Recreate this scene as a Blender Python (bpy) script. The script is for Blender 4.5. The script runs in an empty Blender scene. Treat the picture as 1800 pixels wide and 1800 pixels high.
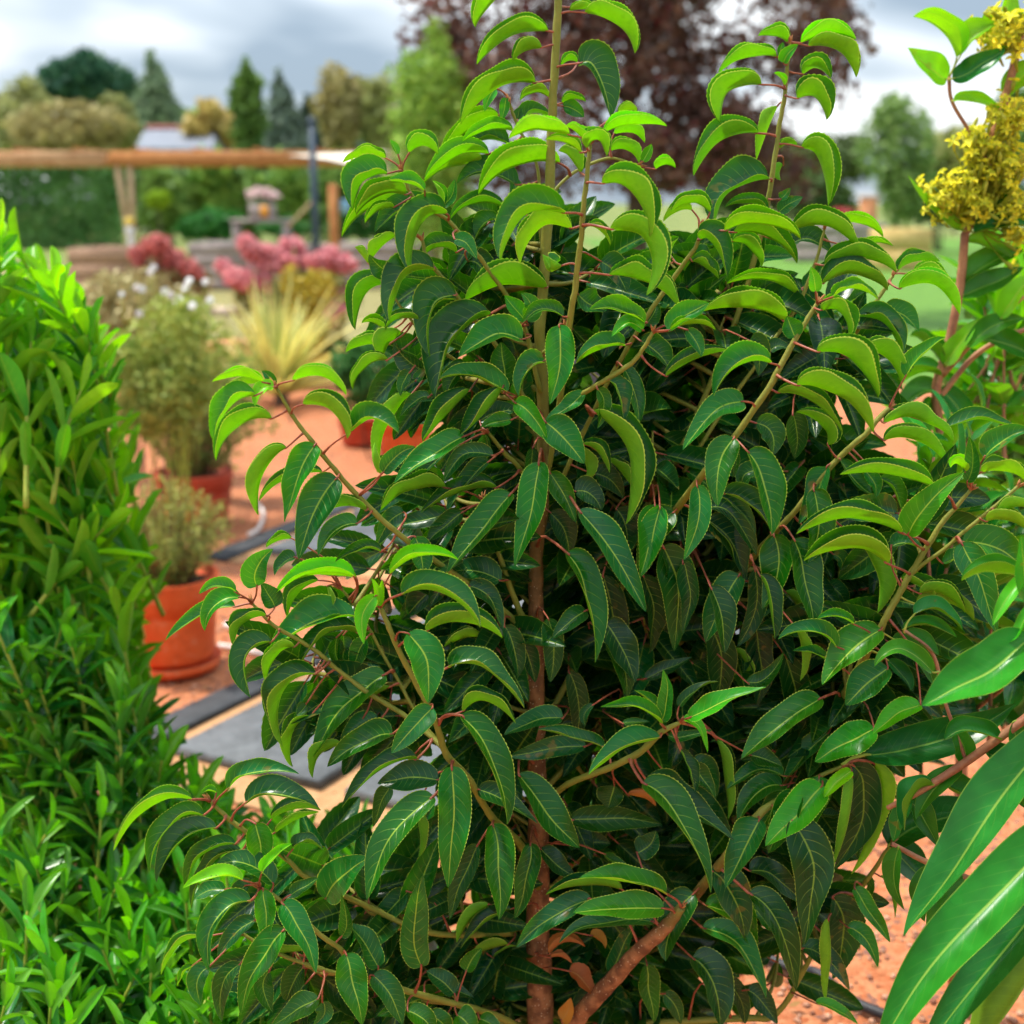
import bpy, math, random
import numpy as np
random.seed(7); rng = np.random.default_rng(11)
SC = bpy.context.scene
COL = SC.collection

# ------------------------------------------------------------------ camera
FPX = 2345.0                      # focal length in photo pixels (photo is 1800 wide)
CAMZ = 1.35
PITCH = math.atan((900 - 355) / FPX)
cam = bpy.data.cameras.new('camera'); camo = bpy.data.objects.new('camera', cam); COL.objects.link(camo)
cam.sensor_width = 36.0; cam.lens = 36.0 * FPX / 1800.0
cam.clip_start = 0.05; cam.clip_end = 3000
camo.location = (0, 0, CAMZ); camo.rotation_euler = (math.pi / 2 - PITCH, 0, 0)
cam.dof.use_dof = True; cam.dof.focus_distance = 1.47; cam.dof.aperture_fstop = 4.2
SC.camera = camo

# ------------------------------------------------------------------ sky and sun (overcast, bright)
SUN_EL, SUN_AZ = math.radians(64), math.radians(-72)      # azimuth measured from +Y towards +X
world = bpy.data.worlds.new('World'); SC.world = world; world.use_nodes = True
wn = world.node_tree.nodes; wl = world.node_tree.links; wn.clear()
def N(nt, typ, **kw):
    n = nt.nodes.new(typ)
    for k, v in kw.items(): setattr(n, k, v)
    return n
wt = world.node_tree
out = N(wt, 'ShaderNodeOutputWorld'); bg = N(wt, 'ShaderNodeBackground'); wl.new(bg.outputs[0], out.inputs[0])
sky = N(wt, 'ShaderNodeTexSky', sky_type='NISHITA', sun_disc=False)
sky.sun_elevation = SUN_EL; sky.sun_rotation = SUN_AZ
geo = N(wt, 'ShaderNodeTexCoord'); sep = N(wt, 'ShaderNodeSeparateXYZ'); wl.new(geo.outputs['Generated'], sep.inputs[0])
def wmath(op, a, b=None, clamp=False):
    m = N(wt, 'ShaderNodeMath', operation=op, use_clamp=clamp)
    for i, v in enumerate((a, b)):
        if v is None: continue
        if isinstance(v, (int, float)): m.inputs[i].default_value = v
        else: wl.new(v, m.inputs[i])
    return m.outputs[0]
zc = wmath('MAXIMUM', sep.outputs[2], 0.0)
den = wmath('ADD', zc, 0.16)
cx = wmath('DIVIDE', sep.outputs[0], den); cy = wmath('DIVIDE', sep.outputs[1], den)
comb = N(wt, 'ShaderNodeCombineXYZ'); wl.new(cx, comb.inputs[0]); wl.new(cy, comb.inputs[1]); comb.inputs[2].default_value = 3.7
noi = N(wt, 'ShaderNodeTexNoise'); noi.inputs['Scale'].default_value = 0.8; noi.inputs['Detail'].default_value = 3; noi.inputs['Roughness'].default_value = 0.5
noi.inputs['Distortion'].default_value = 0.3
wl.new(comb.outputs[0], noi.inputs['Vector'])
ramp = N(wt, 'ShaderNodeValToRGB'); wl.new(noi.outputs[0], ramp.inputs[0])
e = ramp.color_ramp.elements
e[0].position = 0.40; e[0].color = (0.93, 0.96, 0.98, 1)
e[1].position = 0.60; e[1].color = (0.29, 0.37, 0.46, 1)
m_ = ramp.color_ramp.elements.new(0.49); m_.color = (0.52, 0.60, 0.68, 1)
# overcast sky: the zenith is about two and a half times brighter than the horizon
grad = wmath('MULTIPLY_ADD', zc, 1.1); 
gm = grad.node; gm.inputs[2].default_value = 0.92
cl = N(wt, 'ShaderNodeVectorMath', operation='SCALE'); wl.new(ramp.outputs[0], cl.inputs[0]); wl.new(grad, cl.inputs[3])
sk = N(wt, 'ShaderNodeVectorMath', operation='SCALE'); wl.new(sky.outputs[0], sk.inputs[0]); sk.inputs[3].default_value = 0.10
mx = N(wt, 'ShaderNodeMixRGB'); mx.inputs[0].default_value = 0.88; wl.new(sk.outputs[0], mx.inputs[1]); wl.new(cl.outputs[0], mx.inputs[2])
wl.new(mx.outputs[0], bg.inputs[0]); bg.inputs[1].default_value = 1.0

world.cycles.sampling_method = 'MANUAL'; world.cycles.sample_map_resolution = 256
sun = bpy.data.lights.new('sun', 'SUN'); suno = bpy.data.objects.new('sun', sun); COL.objects.link(suno)
sun.energy = 4.0; sun.angle = math.radians(4); sun.color = (1.0, 0.95, 0.86)
sd = (math.sin(SUN_AZ) * math.cos(SUN_EL), math.cos(SUN_AZ) * math.cos(SUN_EL), math.sin(SUN_EL))
from mathutils import Vector, Matrix
suno.rotation_euler = Vector(sd).to_track_quat('Z', 'Y').to_euler(); suno.location = (-2, -1, 6)

vs = SC.view_settings; vs.view_transform = 'Standard'; vs.look = 'None'; vs.gamma = 1.0; vs.use_curve_mapping = False; vs.exposure = 0.5
cy_ = SC.cycles
cy_.max_bounces = 5; cy_.diffuse_bounces = 3; cy_.glossy_bounces = 2; cy_.transmission_bounces = 3; cy_.transparent_max_bounces = 6
cy_.use_denoising = True; cy_.use_adaptive_sampling = True; cy_.adaptive_threshold = 0.03; cy_.use_light_tree = False; cy_.sample_clamp_indirect = 6

# ------------------------------------------------------------------ picture <-> place
CP, SP = math.cos(PITCH), math.sin(PITCH)
CAMP = np.array([0, 0, CAMZ])
def ray(x, y):
    a, b = (x - 900) / FPX, -(y - 900) / FPX
    return np.array([a, CP + b * SP, -SP + b * CP])
def P(x, y, Y):
    r = ray(x, y); return CAMP + r * (Y / r[1])
def G(x, y, z=0.0):
    r = ray(x, y); return CAMP + r * ((z - CAMZ) / r[2])
def pxm(x, y, Y):                 # metres per photo pixel there
    return np.linalg.norm(ray(x, y)) * (Y / ray(x, y)[1]) / FPX
def nrm(v):
    return v / (np.linalg.norm(v, axis=-1, keepdims=True) + 1e-12)

# ------------------------------------------------------------------ object helpers
def mesh(name, V, F, mat=None, attrs=None, uv=None, smooth=True):
    """V (n,3); F list of index lists or (m,k) array; attrs: point float attributes; uv: per point (n,2)"""
    me = bpy.data.meshes.new(name)
    V = np.asarray(V, dtype=np.float32)
    if isinstance(F, np.ndarray):
        k = F.shape[1]; m = len(F); li = F.ravel().astype(np.int32)
        me.vertices.add(len(V)); me.vertices.foreach_set('co', V.ravel())
        me.loops.add(len(li)); me.loops.foreach_set('vertex_index', li)
        me.polygons.add(m); me.polygons.foreach_set('loop_start', np.arange(0, m * k, k, dtype=np.int32))
        me.polygons.foreach_set('loop_total', np.full(m, k, dtype=np.int32))
    else:
        me.from_pydata(V.tolist(), [], [list(map(int, f)) for f in F])
    me.update(calc_edges=True)
    if smooth: me.polygons.foreach_set('use_smooth', np.ones(len(me.polygons), dtype=bool))
    if attrs and 'shade' in attrs and 'ush' not in attrs: attrs = dict(attrs, ush=attrs['shade'])
    for k_, a in (attrs or {}).items():
        at = me.attributes.new(k_, 'FLOAT', 'POINT'); at.data.foreach_set('value', np.broadcast_to(np.asarray(a, dtype=np.float32), (len(V),)).copy())
    if uv is not None:
        ul = me.uv_layers.new(name='UVMap'); vi = np.empty(len(me.loops), dtype=np.int32); me.loops.foreach_get('vertex_index', vi)
        ul.data.foreach_set('uv', np.asarray(uv, dtype=np.float32)[vi].ravel())
    if mat: me.materials.append(mat)
    me.validate()
    return me
def obj(name, me, parent=None, loc=None, **props):
    o = bpy.data.objects.new(name, me); COL.objects.link(o)
    if parent is not None: o.parent = parent
    if loc is not None: o.location = loc
    for k, v in props.items(): o[k] = v
    return o
def thing(name, loc, label, category, group=None):
    o = bpy.data.objects.new(name, None); COL.objects.link(o); o.location = tuple(loc); o.empty_display_size = 0.05
    o['label'] = label; o['category'] = category
    if group: o['group'] = group
    return o
class Acc:
    """collects pieces that become one mesh"""
    def __init__(s): s.V = []; s.F = []; s.A = {}; s.U = []; s.n = 0
    def add(s, V, F, uv=None, **a):
        V = np.asarray(V, float); s.V.append(V); s.F.append(np.asarray(F) + s.n); s.n += len(V)
        if 'shade' in a: a.setdefault('ush', a['shade'])
        for k, v in a.items(): s.A.setdefault(k, []).append(np.broadcast_to(np.asarray(v, float), (len(V),)))
        s.U.append(np.zeros((len(V), 2)) if uv is None else uv)
        return s
    def mesh(s, name, mat, origin=(0, 0, 0), smooth=True):
        V = np.concatenate(s.V) - np.asarray(origin)
        ks = {f.shape[1] for f in s.F}
        F = np.concatenate(s.F) if len(ks) == 1 else [list(r) for f in s.F for r in f]
        return mesh(name, V, F, mat, {k: np.concatenate(v) for k, v in s.A.items()}, np.concatenate(s.U), smooth)
def catmull(pts, n):
    pts = np.asarray(pts, float); m = len(pts)
    if m == 2:
        t = np.linspace(0, 1, n)[:, None]; return pts[0] * (1 - t) + pts[1] * t
    q = np.vstack([2 * pts[0] - pts[1], pts, 2 * pts[-1] - pts[-2]])
    t = np.linspace(0, m - 1 - 1e-6, n); i = t.astype(int); u = (t - i)[:, None]
    a, b, c, d = q[i], q[i + 1], q[i + 2], q[i + 3]
    return 0.5 * (2 * b + (c - a) * u + (2 * a - 5 * b + 4 * c - d) * u ** 2 + (3 * b - a - 3 * c + d) * u ** 3)
def tube(C, R, sides=8, cap=True):
    C = np.asarray(C, float); n = len(C); R = np.broadcast_to(np.asarray(R, float), (n,))
    T = nrm(np.gradient(C, axis=0)); up = np.array([0.13, -0.3, 0.95])
    if abs(T[0] @ nrm(up)) > 0.93: up = np.array([1, 0.2, 0.0])
    A = nrm(np.cross(T, up)); B = np.cross(T, A)
    th = np.linspace(0, 2 * math.pi, sides, endpoint=False)
    V = (C[:, None] + R[:, None, None] * (np.cos(th)[None, :, None] * A[:, None] + np.sin(th)[None, :, None] * B[:, None])).reshape(-1, 3)
    F = []
    for i in range(n - 1):
        for j in range(sides):
            k = (j + 1) % sides; F.append([i * sides + j, (i + 1) * sides + j, (i + 1) * sides + k, i * sides + k])
    if cap:
        V = np.vstack([V, C[0], C[-1]]); a = n * sides
        for j in range(0, sides, 2):
            F.append([a, j, (j + 1) % sides, (j + 2) % sides]); F.append([a + 1, (n - 1) * sides + (j + 2) % sides, (n - 1) * sides + (j + 1) % sides, (n - 1) * sides + j])
    return V, np.array(F)
def box(c, s, rz=0.0, bev=0.0):
    """box with centre c, full size s; bevelled top/bottom edges by a small inset"""
    x, y, z = [v / 2 for v in s]; b = min(bev, x * .4, y * .4, z * .4)
    rings = [(-z, b), (-z + b, 0), (z - b, 0), (z, b)] if b > 0 else [(-z, 0), (z, 0)]
    V = []
    for zz, i in rings: V += [(-x + i, -y + i, zz), (x - i, -y + i, zz), (x - i, y - i, zz), (-x + i, y - i, zz)]
    F = [[3, 2, 1, 0]]; k = len(rings)
    for r in range(k - 1):
        for j in range(4): q = (j + 1) % 4; F.append([r * 4 + j, r * 4 + q, (r + 1) * 4 + q, (r + 1) * 4 + j])
    F.append([(k - 1) * 4 + j for j in range(4)])
    V = np.array(V, float); cs, sn = math.cos(rz), math.sin(rz)
    V = np.stack([V[:, 0] * cs - V[:, 1] * sn, V[:, 0] * sn + V[:, 1] * cs, V[:, 2]], 1) + np.asarray(c, float)
    return V, np.array(F)
def lathe(prof, seg=32):
    th = np.linspace(0, 2 * math.pi, seg, endpoint=False); n = len(prof)
    V = np.array([[r * math.cos(t), r * math.sin(t), z] for r, z in prof for t in th])
    F = [[i * seg + j, i * seg + (j + 1) % seg, (i + 1) * seg + (j + 1) % seg, (i + 1) * seg + j] for i in range(n - 1) for j in range(seg)]
    return V, np.array(F)

# ------------------------------------------------------------------ materials
def mat_new(name):
    m = bpy.data.materials.new(name); m.use_nodes = True; nt = m.node_tree; nt.nodes.clear(); return m, nt
class NB:
    def __init__(s, nt): s.nt = nt
    def link(s, v, sock):
        if isinstance(v, (int, float)): sock.default_value = v
        elif isinstance(v, (tuple, list)): sock.default_value = (*v, 1) if len(v) == 3 and len(sock.default_value) == 4 else v
        elif v is not None: s.nt.links.new(v, sock)
    def math(s, op, a, b=None, c=None, clamp=False):  # noqa
        n = s.nt.nodes.new('ShaderNodeMath'); n.operation = op; n.use_clamp = clamp
        for i, v in enumerate((a, b, c)): s.link(v, n.inputs[i])
        return n.outputs[0]
    def mix(s, f, a, b):
        n = s.nt.nodes.new('ShaderNodeMixRGB'); s.link(f, n.inputs[0]); s.link(a, n.inputs[1]); s.link(b, n.inputs[2]); return n.outputs[0]
    def sstep(s, v, a, b):
        n = s.nt.nodes.new('ShaderNodeMapRange'); n.interpolation_type = 'SMOOTHSTEP'; s.link(v, n.inputs[0]); n.inputs[1].default_value = a; n.inputs[2].default_value = b; return n.outputs[0]
    def noise(s, vec, scale, detail=2, rough=0.5):
        n = s.nt.nodes.new('ShaderNodeTexNoise'); s.link(vec, n.inputs['Vector']); n.inputs['Scale'].default_value = scale; n.inputs['Detail'].default_value = detail; n.inputs['Roughness'].default_value = rough; return n.outputs[0]
    def voro(s, vec, scale, feature='F1'):
        n = s.nt.nodes.new('ShaderNodeTexVoronoi'); n.feature = feature; s.link(vec, n.inputs['Vector']); n.inputs['Scale'].default_value = scale; return n
    def attr(s, name):
        n = s.nt.nodes.new('ShaderNodeAttribute'); n.attribute_name = name; return n.outputs['Fac']
    def coord(s, k): return s.nt.nodes.new('ShaderNodeTexCoord').outputs[k]
    def pos(s): return s.nt.nodes.new('ShaderNodeNewGeometry').outputs['Position']
    def bump(s, h, strength, dist):
        n = s.nt.nodes.new('ShaderNodeBump'); n.inputs['Strength'].default_value = strength; n.inputs['Distance'].default_value = dist; s.link(h, n.inputs['Height']); return n.outputs[0]
    def principled(s, col, rough=0.5, spec=0.4, normal=None, **kw):
        n = s.nt.nodes.new('ShaderNodeBsdfPrincipled'); s.link(col, n.inputs['Base Color']); s.link(rough, n.inputs['Roughness']); n.inputs['Specular IOR Level'].default_value = spec
        if normal is not None: s.link(normal, n.inputs['Normal'])
        for k, v in kw.items(): s.link(v, n.inputs[k])
        return n.outputs[0]
    def out(s, sh):
        o = s.nt.nodes.new('ShaderNodeOutputMaterial'); s.nt.links.new(sh, o.inputs[0])
    def leafmix(s, sh, tcol, fac, normal=None):
        t = s.nt.nodes.new('ShaderNodeBsdfTranslucent'); s.link(tcol, t.inputs[0])
        m = s.nt.nodes.new('ShaderNodeMixShader'); s.link(fac, m.inputs[0]); s.nt.links.new(sh, m.inputs[1]); s.nt.links.new(t.outputs[0], m.inputs[2]); return m.outputs[0]

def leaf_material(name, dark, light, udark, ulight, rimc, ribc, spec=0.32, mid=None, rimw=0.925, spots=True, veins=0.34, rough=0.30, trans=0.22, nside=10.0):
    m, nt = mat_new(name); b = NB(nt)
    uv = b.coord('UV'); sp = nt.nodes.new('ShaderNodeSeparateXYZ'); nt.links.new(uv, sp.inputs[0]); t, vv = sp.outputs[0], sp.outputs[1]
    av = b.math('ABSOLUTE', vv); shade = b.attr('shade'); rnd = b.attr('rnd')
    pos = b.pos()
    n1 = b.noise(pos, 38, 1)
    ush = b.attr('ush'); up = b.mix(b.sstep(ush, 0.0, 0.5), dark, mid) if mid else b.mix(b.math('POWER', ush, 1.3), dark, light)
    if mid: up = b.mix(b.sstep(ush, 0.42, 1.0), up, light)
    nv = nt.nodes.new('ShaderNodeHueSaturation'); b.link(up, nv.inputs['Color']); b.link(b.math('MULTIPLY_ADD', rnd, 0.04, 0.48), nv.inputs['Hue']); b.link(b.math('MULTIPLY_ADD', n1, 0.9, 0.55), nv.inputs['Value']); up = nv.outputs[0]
    # side veins leave the midrib at an angle and bend towards the tip
    s = b.math('SUBTRACT', b.math('ADD', t, b.math('MULTIPLY', rnd, 0.3)), b.math('MULTIPLY_ADD', b.math('MULTIPLY', av, av), 0.07, b.math('MULTIPLY', av, 0.11)))
    fr = b.math('ABSOLUTE', b.math('SUBTRACT', b.math('FRACT', b.math('MULTIPLY', s, nside)), 0.5))
    vein = b.math('MULTIPLY', b.sstep(fr, 0.07, 0.0), b.sstep(av, 0.95, 0.35))
    rib = b.sstep(av, 0.062, 0.022)
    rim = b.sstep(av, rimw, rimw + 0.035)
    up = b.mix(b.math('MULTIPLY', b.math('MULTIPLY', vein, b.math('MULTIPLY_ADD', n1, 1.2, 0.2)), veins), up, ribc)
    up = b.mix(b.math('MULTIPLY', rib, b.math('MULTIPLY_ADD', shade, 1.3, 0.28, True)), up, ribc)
    if spots:
        vo = b.voro(pos, 210); d = vo.outputs['Distance']; cell = nt.nodes.new('ShaderNodeSeparateColor'); nt.links.new(vo.outputs['Color'], cell.inputs[0])
        sm = b.math('MULTIPLY', b.sstep(d, 0.2, 0.12), b.sstep(cell.outputs[0], 0.88, 0.90))
        up = b.mix(b.math('MULTIPLY', sm, 0.85), up, (0.004, 0.01, 0.006))
    bl = b.math('MULTIPLY', b.sstep(b.noise(pos, 55, 2), 0.60, 0.68), b.sstep(rnd, 0.86, 0.90))
    up = b.mix(b.math('MULTIPLY', bl, 0.7), up, (0.17, 0.12, 0.02))
    un = b.mix(shade, udark, ulight)
    nu = nt.nodes.new('ShaderNodeHueSaturation'); b.link(un, nu.inputs['Color']); b.link(b.math('MULTIPLY_ADD', rnd, 0.03, 0.485), nu.inputs['Hue']); b.link(b.math('MULTIPLY_ADD', n1, 0.5, 0.75), nu.inputs['Value']); un = nu.outputs[0]
    un = b.mix(b.math('MULTIPLY', b.sstep(b.noise(pos, 130, 2), 0.45, 0.7), 0.22), un, udark)
    un = b.mix(b.math('MULTIPLY', vein, 0.25), un, ulight)
    un = b.mix(b.math('MULTIPLY', rib, 0.6), un, ribc)
    g = nt.nodes.new('ShaderNodeNewGeometry')
    col = b.mix(g.outputs['Backfacing'], up, un)
    col = b.mix(b.math('MULTIPLY', rim, b.math('MULTIPLY_ADD', shade, 1.5, 0.26, True)), col, rimc)  # rim and rib fade on dark leaves, painting the shade inside the shrub
    h = b.math('ADD', b.math('MULTIPLY', vein, -0.6 * min(1.0, veins * 2.5 if veins > .2 else veins * .6)), b.math('MULTIPLY', rib, -1.0))
    nor = b.bump(h, 0.35, 0.0012)
    rgh = b.math('ADD', b.math('MULTIPLY', g.outputs['Backfacing'], 0.25), b.math('MULTIPLY_ADD', n1, 0.2, rough - 0.1))
    sh = b.principled(col, rgh, spec, nor)
    tc = nt.nodes.new('ShaderNodeHueSaturation'); b.link(b.mix(0.5, un, light), tc.inputs['Color']); tc.inputs['Value'].default_value = 1.5; tc.inputs['Saturation'].default_value = 1.1
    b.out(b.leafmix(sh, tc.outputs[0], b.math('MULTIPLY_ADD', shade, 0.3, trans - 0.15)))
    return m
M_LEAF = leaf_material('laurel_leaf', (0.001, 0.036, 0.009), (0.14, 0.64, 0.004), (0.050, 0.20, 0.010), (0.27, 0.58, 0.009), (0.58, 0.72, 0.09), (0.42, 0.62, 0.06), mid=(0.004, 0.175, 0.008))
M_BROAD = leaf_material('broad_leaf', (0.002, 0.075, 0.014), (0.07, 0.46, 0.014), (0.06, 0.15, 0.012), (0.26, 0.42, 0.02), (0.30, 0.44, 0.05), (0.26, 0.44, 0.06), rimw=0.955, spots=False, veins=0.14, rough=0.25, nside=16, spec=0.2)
M_LIME = leaf_material('lime_leaf', (0.004, 0.13, 0.008), (0.24, 0.68, 0.012), (0.06, 0.28, 0.015), (0.36, 0.62, 0.03), (0.20, 0.45, 0.02), (0.32, 0.46, 0.05), rimw=0.96, spots=False, veins=0.12, rough=0.36, trans=0.36, nside=8)
M_NARROW = leaf_material('narrow_leaf', (0.004, 0.10, 0.012), (0.17, 0.54, 0.016), (0.04, 0.16, 0.03), (0.14, 0.38, 0.04), (0.10, 0.36, 0.05), (0.16, 0.40, 0.06), rimw=0.97, spots=False, veins=0.05, rough=0.27, trans=0.3)
M_DEAD = leaf_material('withered_leaf', (0.20, 0.055, 0.012), (0.50, 0.20, 0.03), (0.2, 0.07, 0.02), (0.45, 0.2, 0.05), (0.35, 0.15, 0.04), (0.42, 0.22, 0.06), veins=0.2, rough=0.6, spots=False)
M_SPIKE = leaf_material('spike_leaf', (0.12, 0.26, 0.05), (0.62, 0.62, 0.17), (0.2, 0.26, 0.07), (0.7, 0.62, 0.22), (0.85, 0.78, 0.34), (0.3, 0.32, 0.08), rimw=0.6, spots=False, veins=0.0, rough=0.5)

def bark_material():
    m, nt = mat_new('laurel_bark'); b = NB(nt); age = b.attr('age'); pos = b.pos()
    n = b.noise(pos, 60, 4); n2 = b.noise(pos, 300, 2)
    young = b.mix(n, (0.14, 0.17, 0.018), (0.27, 0.25, 0.04)); old = b.mix(b.sstep(n, 0.35, 0.7), (0.13, 0.05, 0.02), (0.34, 0.15, 0.06))
    mid = b.mix(n, (0.11, 0.075, 0.015), (0.23, 0.135, 0.032))
    c = b.mix(b.sstep(age, 0.2, 0.65), young, mid); c = b.mix(b.sstep(age, 0.6, 0.95), c, old)
    vo = b.voro(pos, 260); cell = nt.nodes.new('ShaderNodeSeparateColor'); nt.links.new(vo.outputs['Color'], cell.inputs[0])
    sp = b.math('MULTIPLY', b.sstep(vo.outputs['Distance'], 0.28, 0.16), b.sstep(cell.outputs[0], 0.62, 0.66))
    c = b.mix(b.math('MULTIPLY', sp, b.sstep(age, 0.3, 0.8)), c, (0.45, 0.34, 0.22))
    nor = b.bump(b.math('ADD', n, b.math('MULTIPLY', n2, 0.5)), 0.5, 0.003)
    b.out(b.principled(c, 0.6, 0.3, nor)); return m
M_BARK = bark_material()
def simple(name, c1, c2, scale=20, rough=0.6, spec=0.3, bump=0.3, bd=0.003, detail=4, coord=None):
    m, nt = mat_new(name); b = NB(nt); v = b.pos() if coord is None else b.coord(coord)
    n = b.noise(v, scale, detail, 0.6); n2 = b.noise(v, scale * 6, 2)
    f = b.sstep(b.math('ADD', b.math('MULTIPLY', n, 0.75), b.math('MULTIPLY', n2, 0.25)), 0.3, 0.7)
    b.out(b.principled(b.mix(f, c1, c2), rough, spec, b.bump(b.math('ADD', n, b.math('MULTIPLY', n2, 0.4)), bump, bd))); return m
M_PET = simple('red_leaf_stalk', (0.20, 0.035, 0.022), (0.42, 0.13, 0.06), 120, 0.45, 0.4, 0.2, 0.001)
M_BUD = simple('bud_scale', (0.25, 0.09, 0.03), (0.45, 0.2, 0.06), 200, 0.6, 0.2, 0.3, 0.001)
M_STEMR = simple('rosy_stem', (0.28, 0.10, 0.055), (0.48, 0.22, 0.10), 40, 0.55, 0.3, 0.3, 0.002)
M_STEML = simple('lime_stem', (0.20, 0.30, 0.03), (0.42, 0.42, 0.06), 40, 0.55, 0.3, 0.2, 0.002)
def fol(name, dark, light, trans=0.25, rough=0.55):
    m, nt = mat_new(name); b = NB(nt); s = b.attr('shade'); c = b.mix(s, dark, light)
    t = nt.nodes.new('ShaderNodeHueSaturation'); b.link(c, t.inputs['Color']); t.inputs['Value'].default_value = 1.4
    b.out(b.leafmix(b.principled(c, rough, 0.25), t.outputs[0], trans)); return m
# ------------------------------------------------------------------ leaf surface
def leaf_surface(C, Nrm, W, fold, curl, n, teeth, seed, across=(0.0, 0.35, 0.72, 0.94, 1.0), wave=0.05, prof=(0.44, 0.84), twist=0.0):
    """C: (n+1,3) midrib, Nrm: (n+1,3) upper-side direction, W: full width"""
    r = random.Random(seed)
    T = nrm(np.gradient(C, axis=0)); Nn = nrm(Nrm - (Nrm * T).sum(1, keepdims=True) * T); S = np.cross(T, Nn)
    t = np.linspace(0, 1, n + 1); a, b = prof
    f = np.power(np.clip(t, 1e-4, 1), a) * np.power(np.clip(1 - t, 0, 1), b); tm = a / (a + b); f /= tm ** a * (1 - tm) ** b
    f = f * (1 + 0.05 * np.sin(t * 7 + r.random() * 6)); f[0] = 0.06
    k = np.arange(n + 1); tooth = np.where(k % 2 == 0, 0.0, 1.0) if teeth else np.zeros(n + 1)
    ph = [r.random() * 6.28 for _ in range(4)]; fr = r.uniform(9, 15)
    vs_ = [-x for x in across[::-1] if x > 0] + list(across); V = []; U = []
    tw = twist * (t - 0.2)
    for v in vs_:
        av = abs(v); sg = 1 if v > 0 else -1
        w = W * 0.5 * f * (1 + 0.06 * math.sin(ph[3]) * sg)
        if av == 1.0: w = w * (1 - 0.05 * tooth)
        ang = fold + curl * av * 0.55
        lat = w * av * math.cos(ang); ris = w * av * math.sin(ang) + W * wave * av * av * f * np.sin(fr * t + ph[0 if sg > 0 else 1])
        ris = ris - 0.02 * W * math.exp(-(av / 0.08) ** 2)
        ct, st = np.cos(tw), np.sin(tw); la = lat * sg
        V.append(C + S * (la * ct - ris * st)[:, None] + Nn * (la * st + ris * ct)[:, None])
        U.append(np.stack([t, np.full(n + 1, v)], 1))
    m = len(vs_); V = np.stack(V, 1).reshape(-1, 3); U = np.stack(U, 1).reshape(-1, 2)
    i, j = np.meshgrid(np.arange(n), np.arange(m - 1), indexing='ij'); q = (i * m + j).ravel()
    F = np.stack([q, q + 1, q + m + 1, q + m], 1)
    return V, F, U
def bez(B, M, T_, n):
    c = 2 * M - (B + T_) / 2; t = np.linspace(0, 1, n + 1)[:, None]
    return (1 - t) ** 2 * B + 2 * t * (1 - t) * c + t ** 2 * T_
def oriented_normals(C, rho, side):
    """upper-side direction: rho 0 = facing the viewer's path, 90 = facing image up (or left/right)"""
    T = nrm(np.gradient(C, axis=0)); v = nrm(CAMP - C); c = nrm(v - (v * T).sum(1, keepdims=True) * T); p = np.cross(T, c)
    k = len(C) // 2; U = np.array([0, SP, CP]); pm = p.mean(0)
    s = 1.0
    if side == 'u': s = 1.0 if pm @ U > 0 else -1.0
    elif side == 'l': s = 1.0 if pm[0] < 0 else -1.0
    else: s = 1.0 if pm[0] > 0 else -1.0
    return c * math.cos(rho) + p * (s * math.sin(rho))

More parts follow.
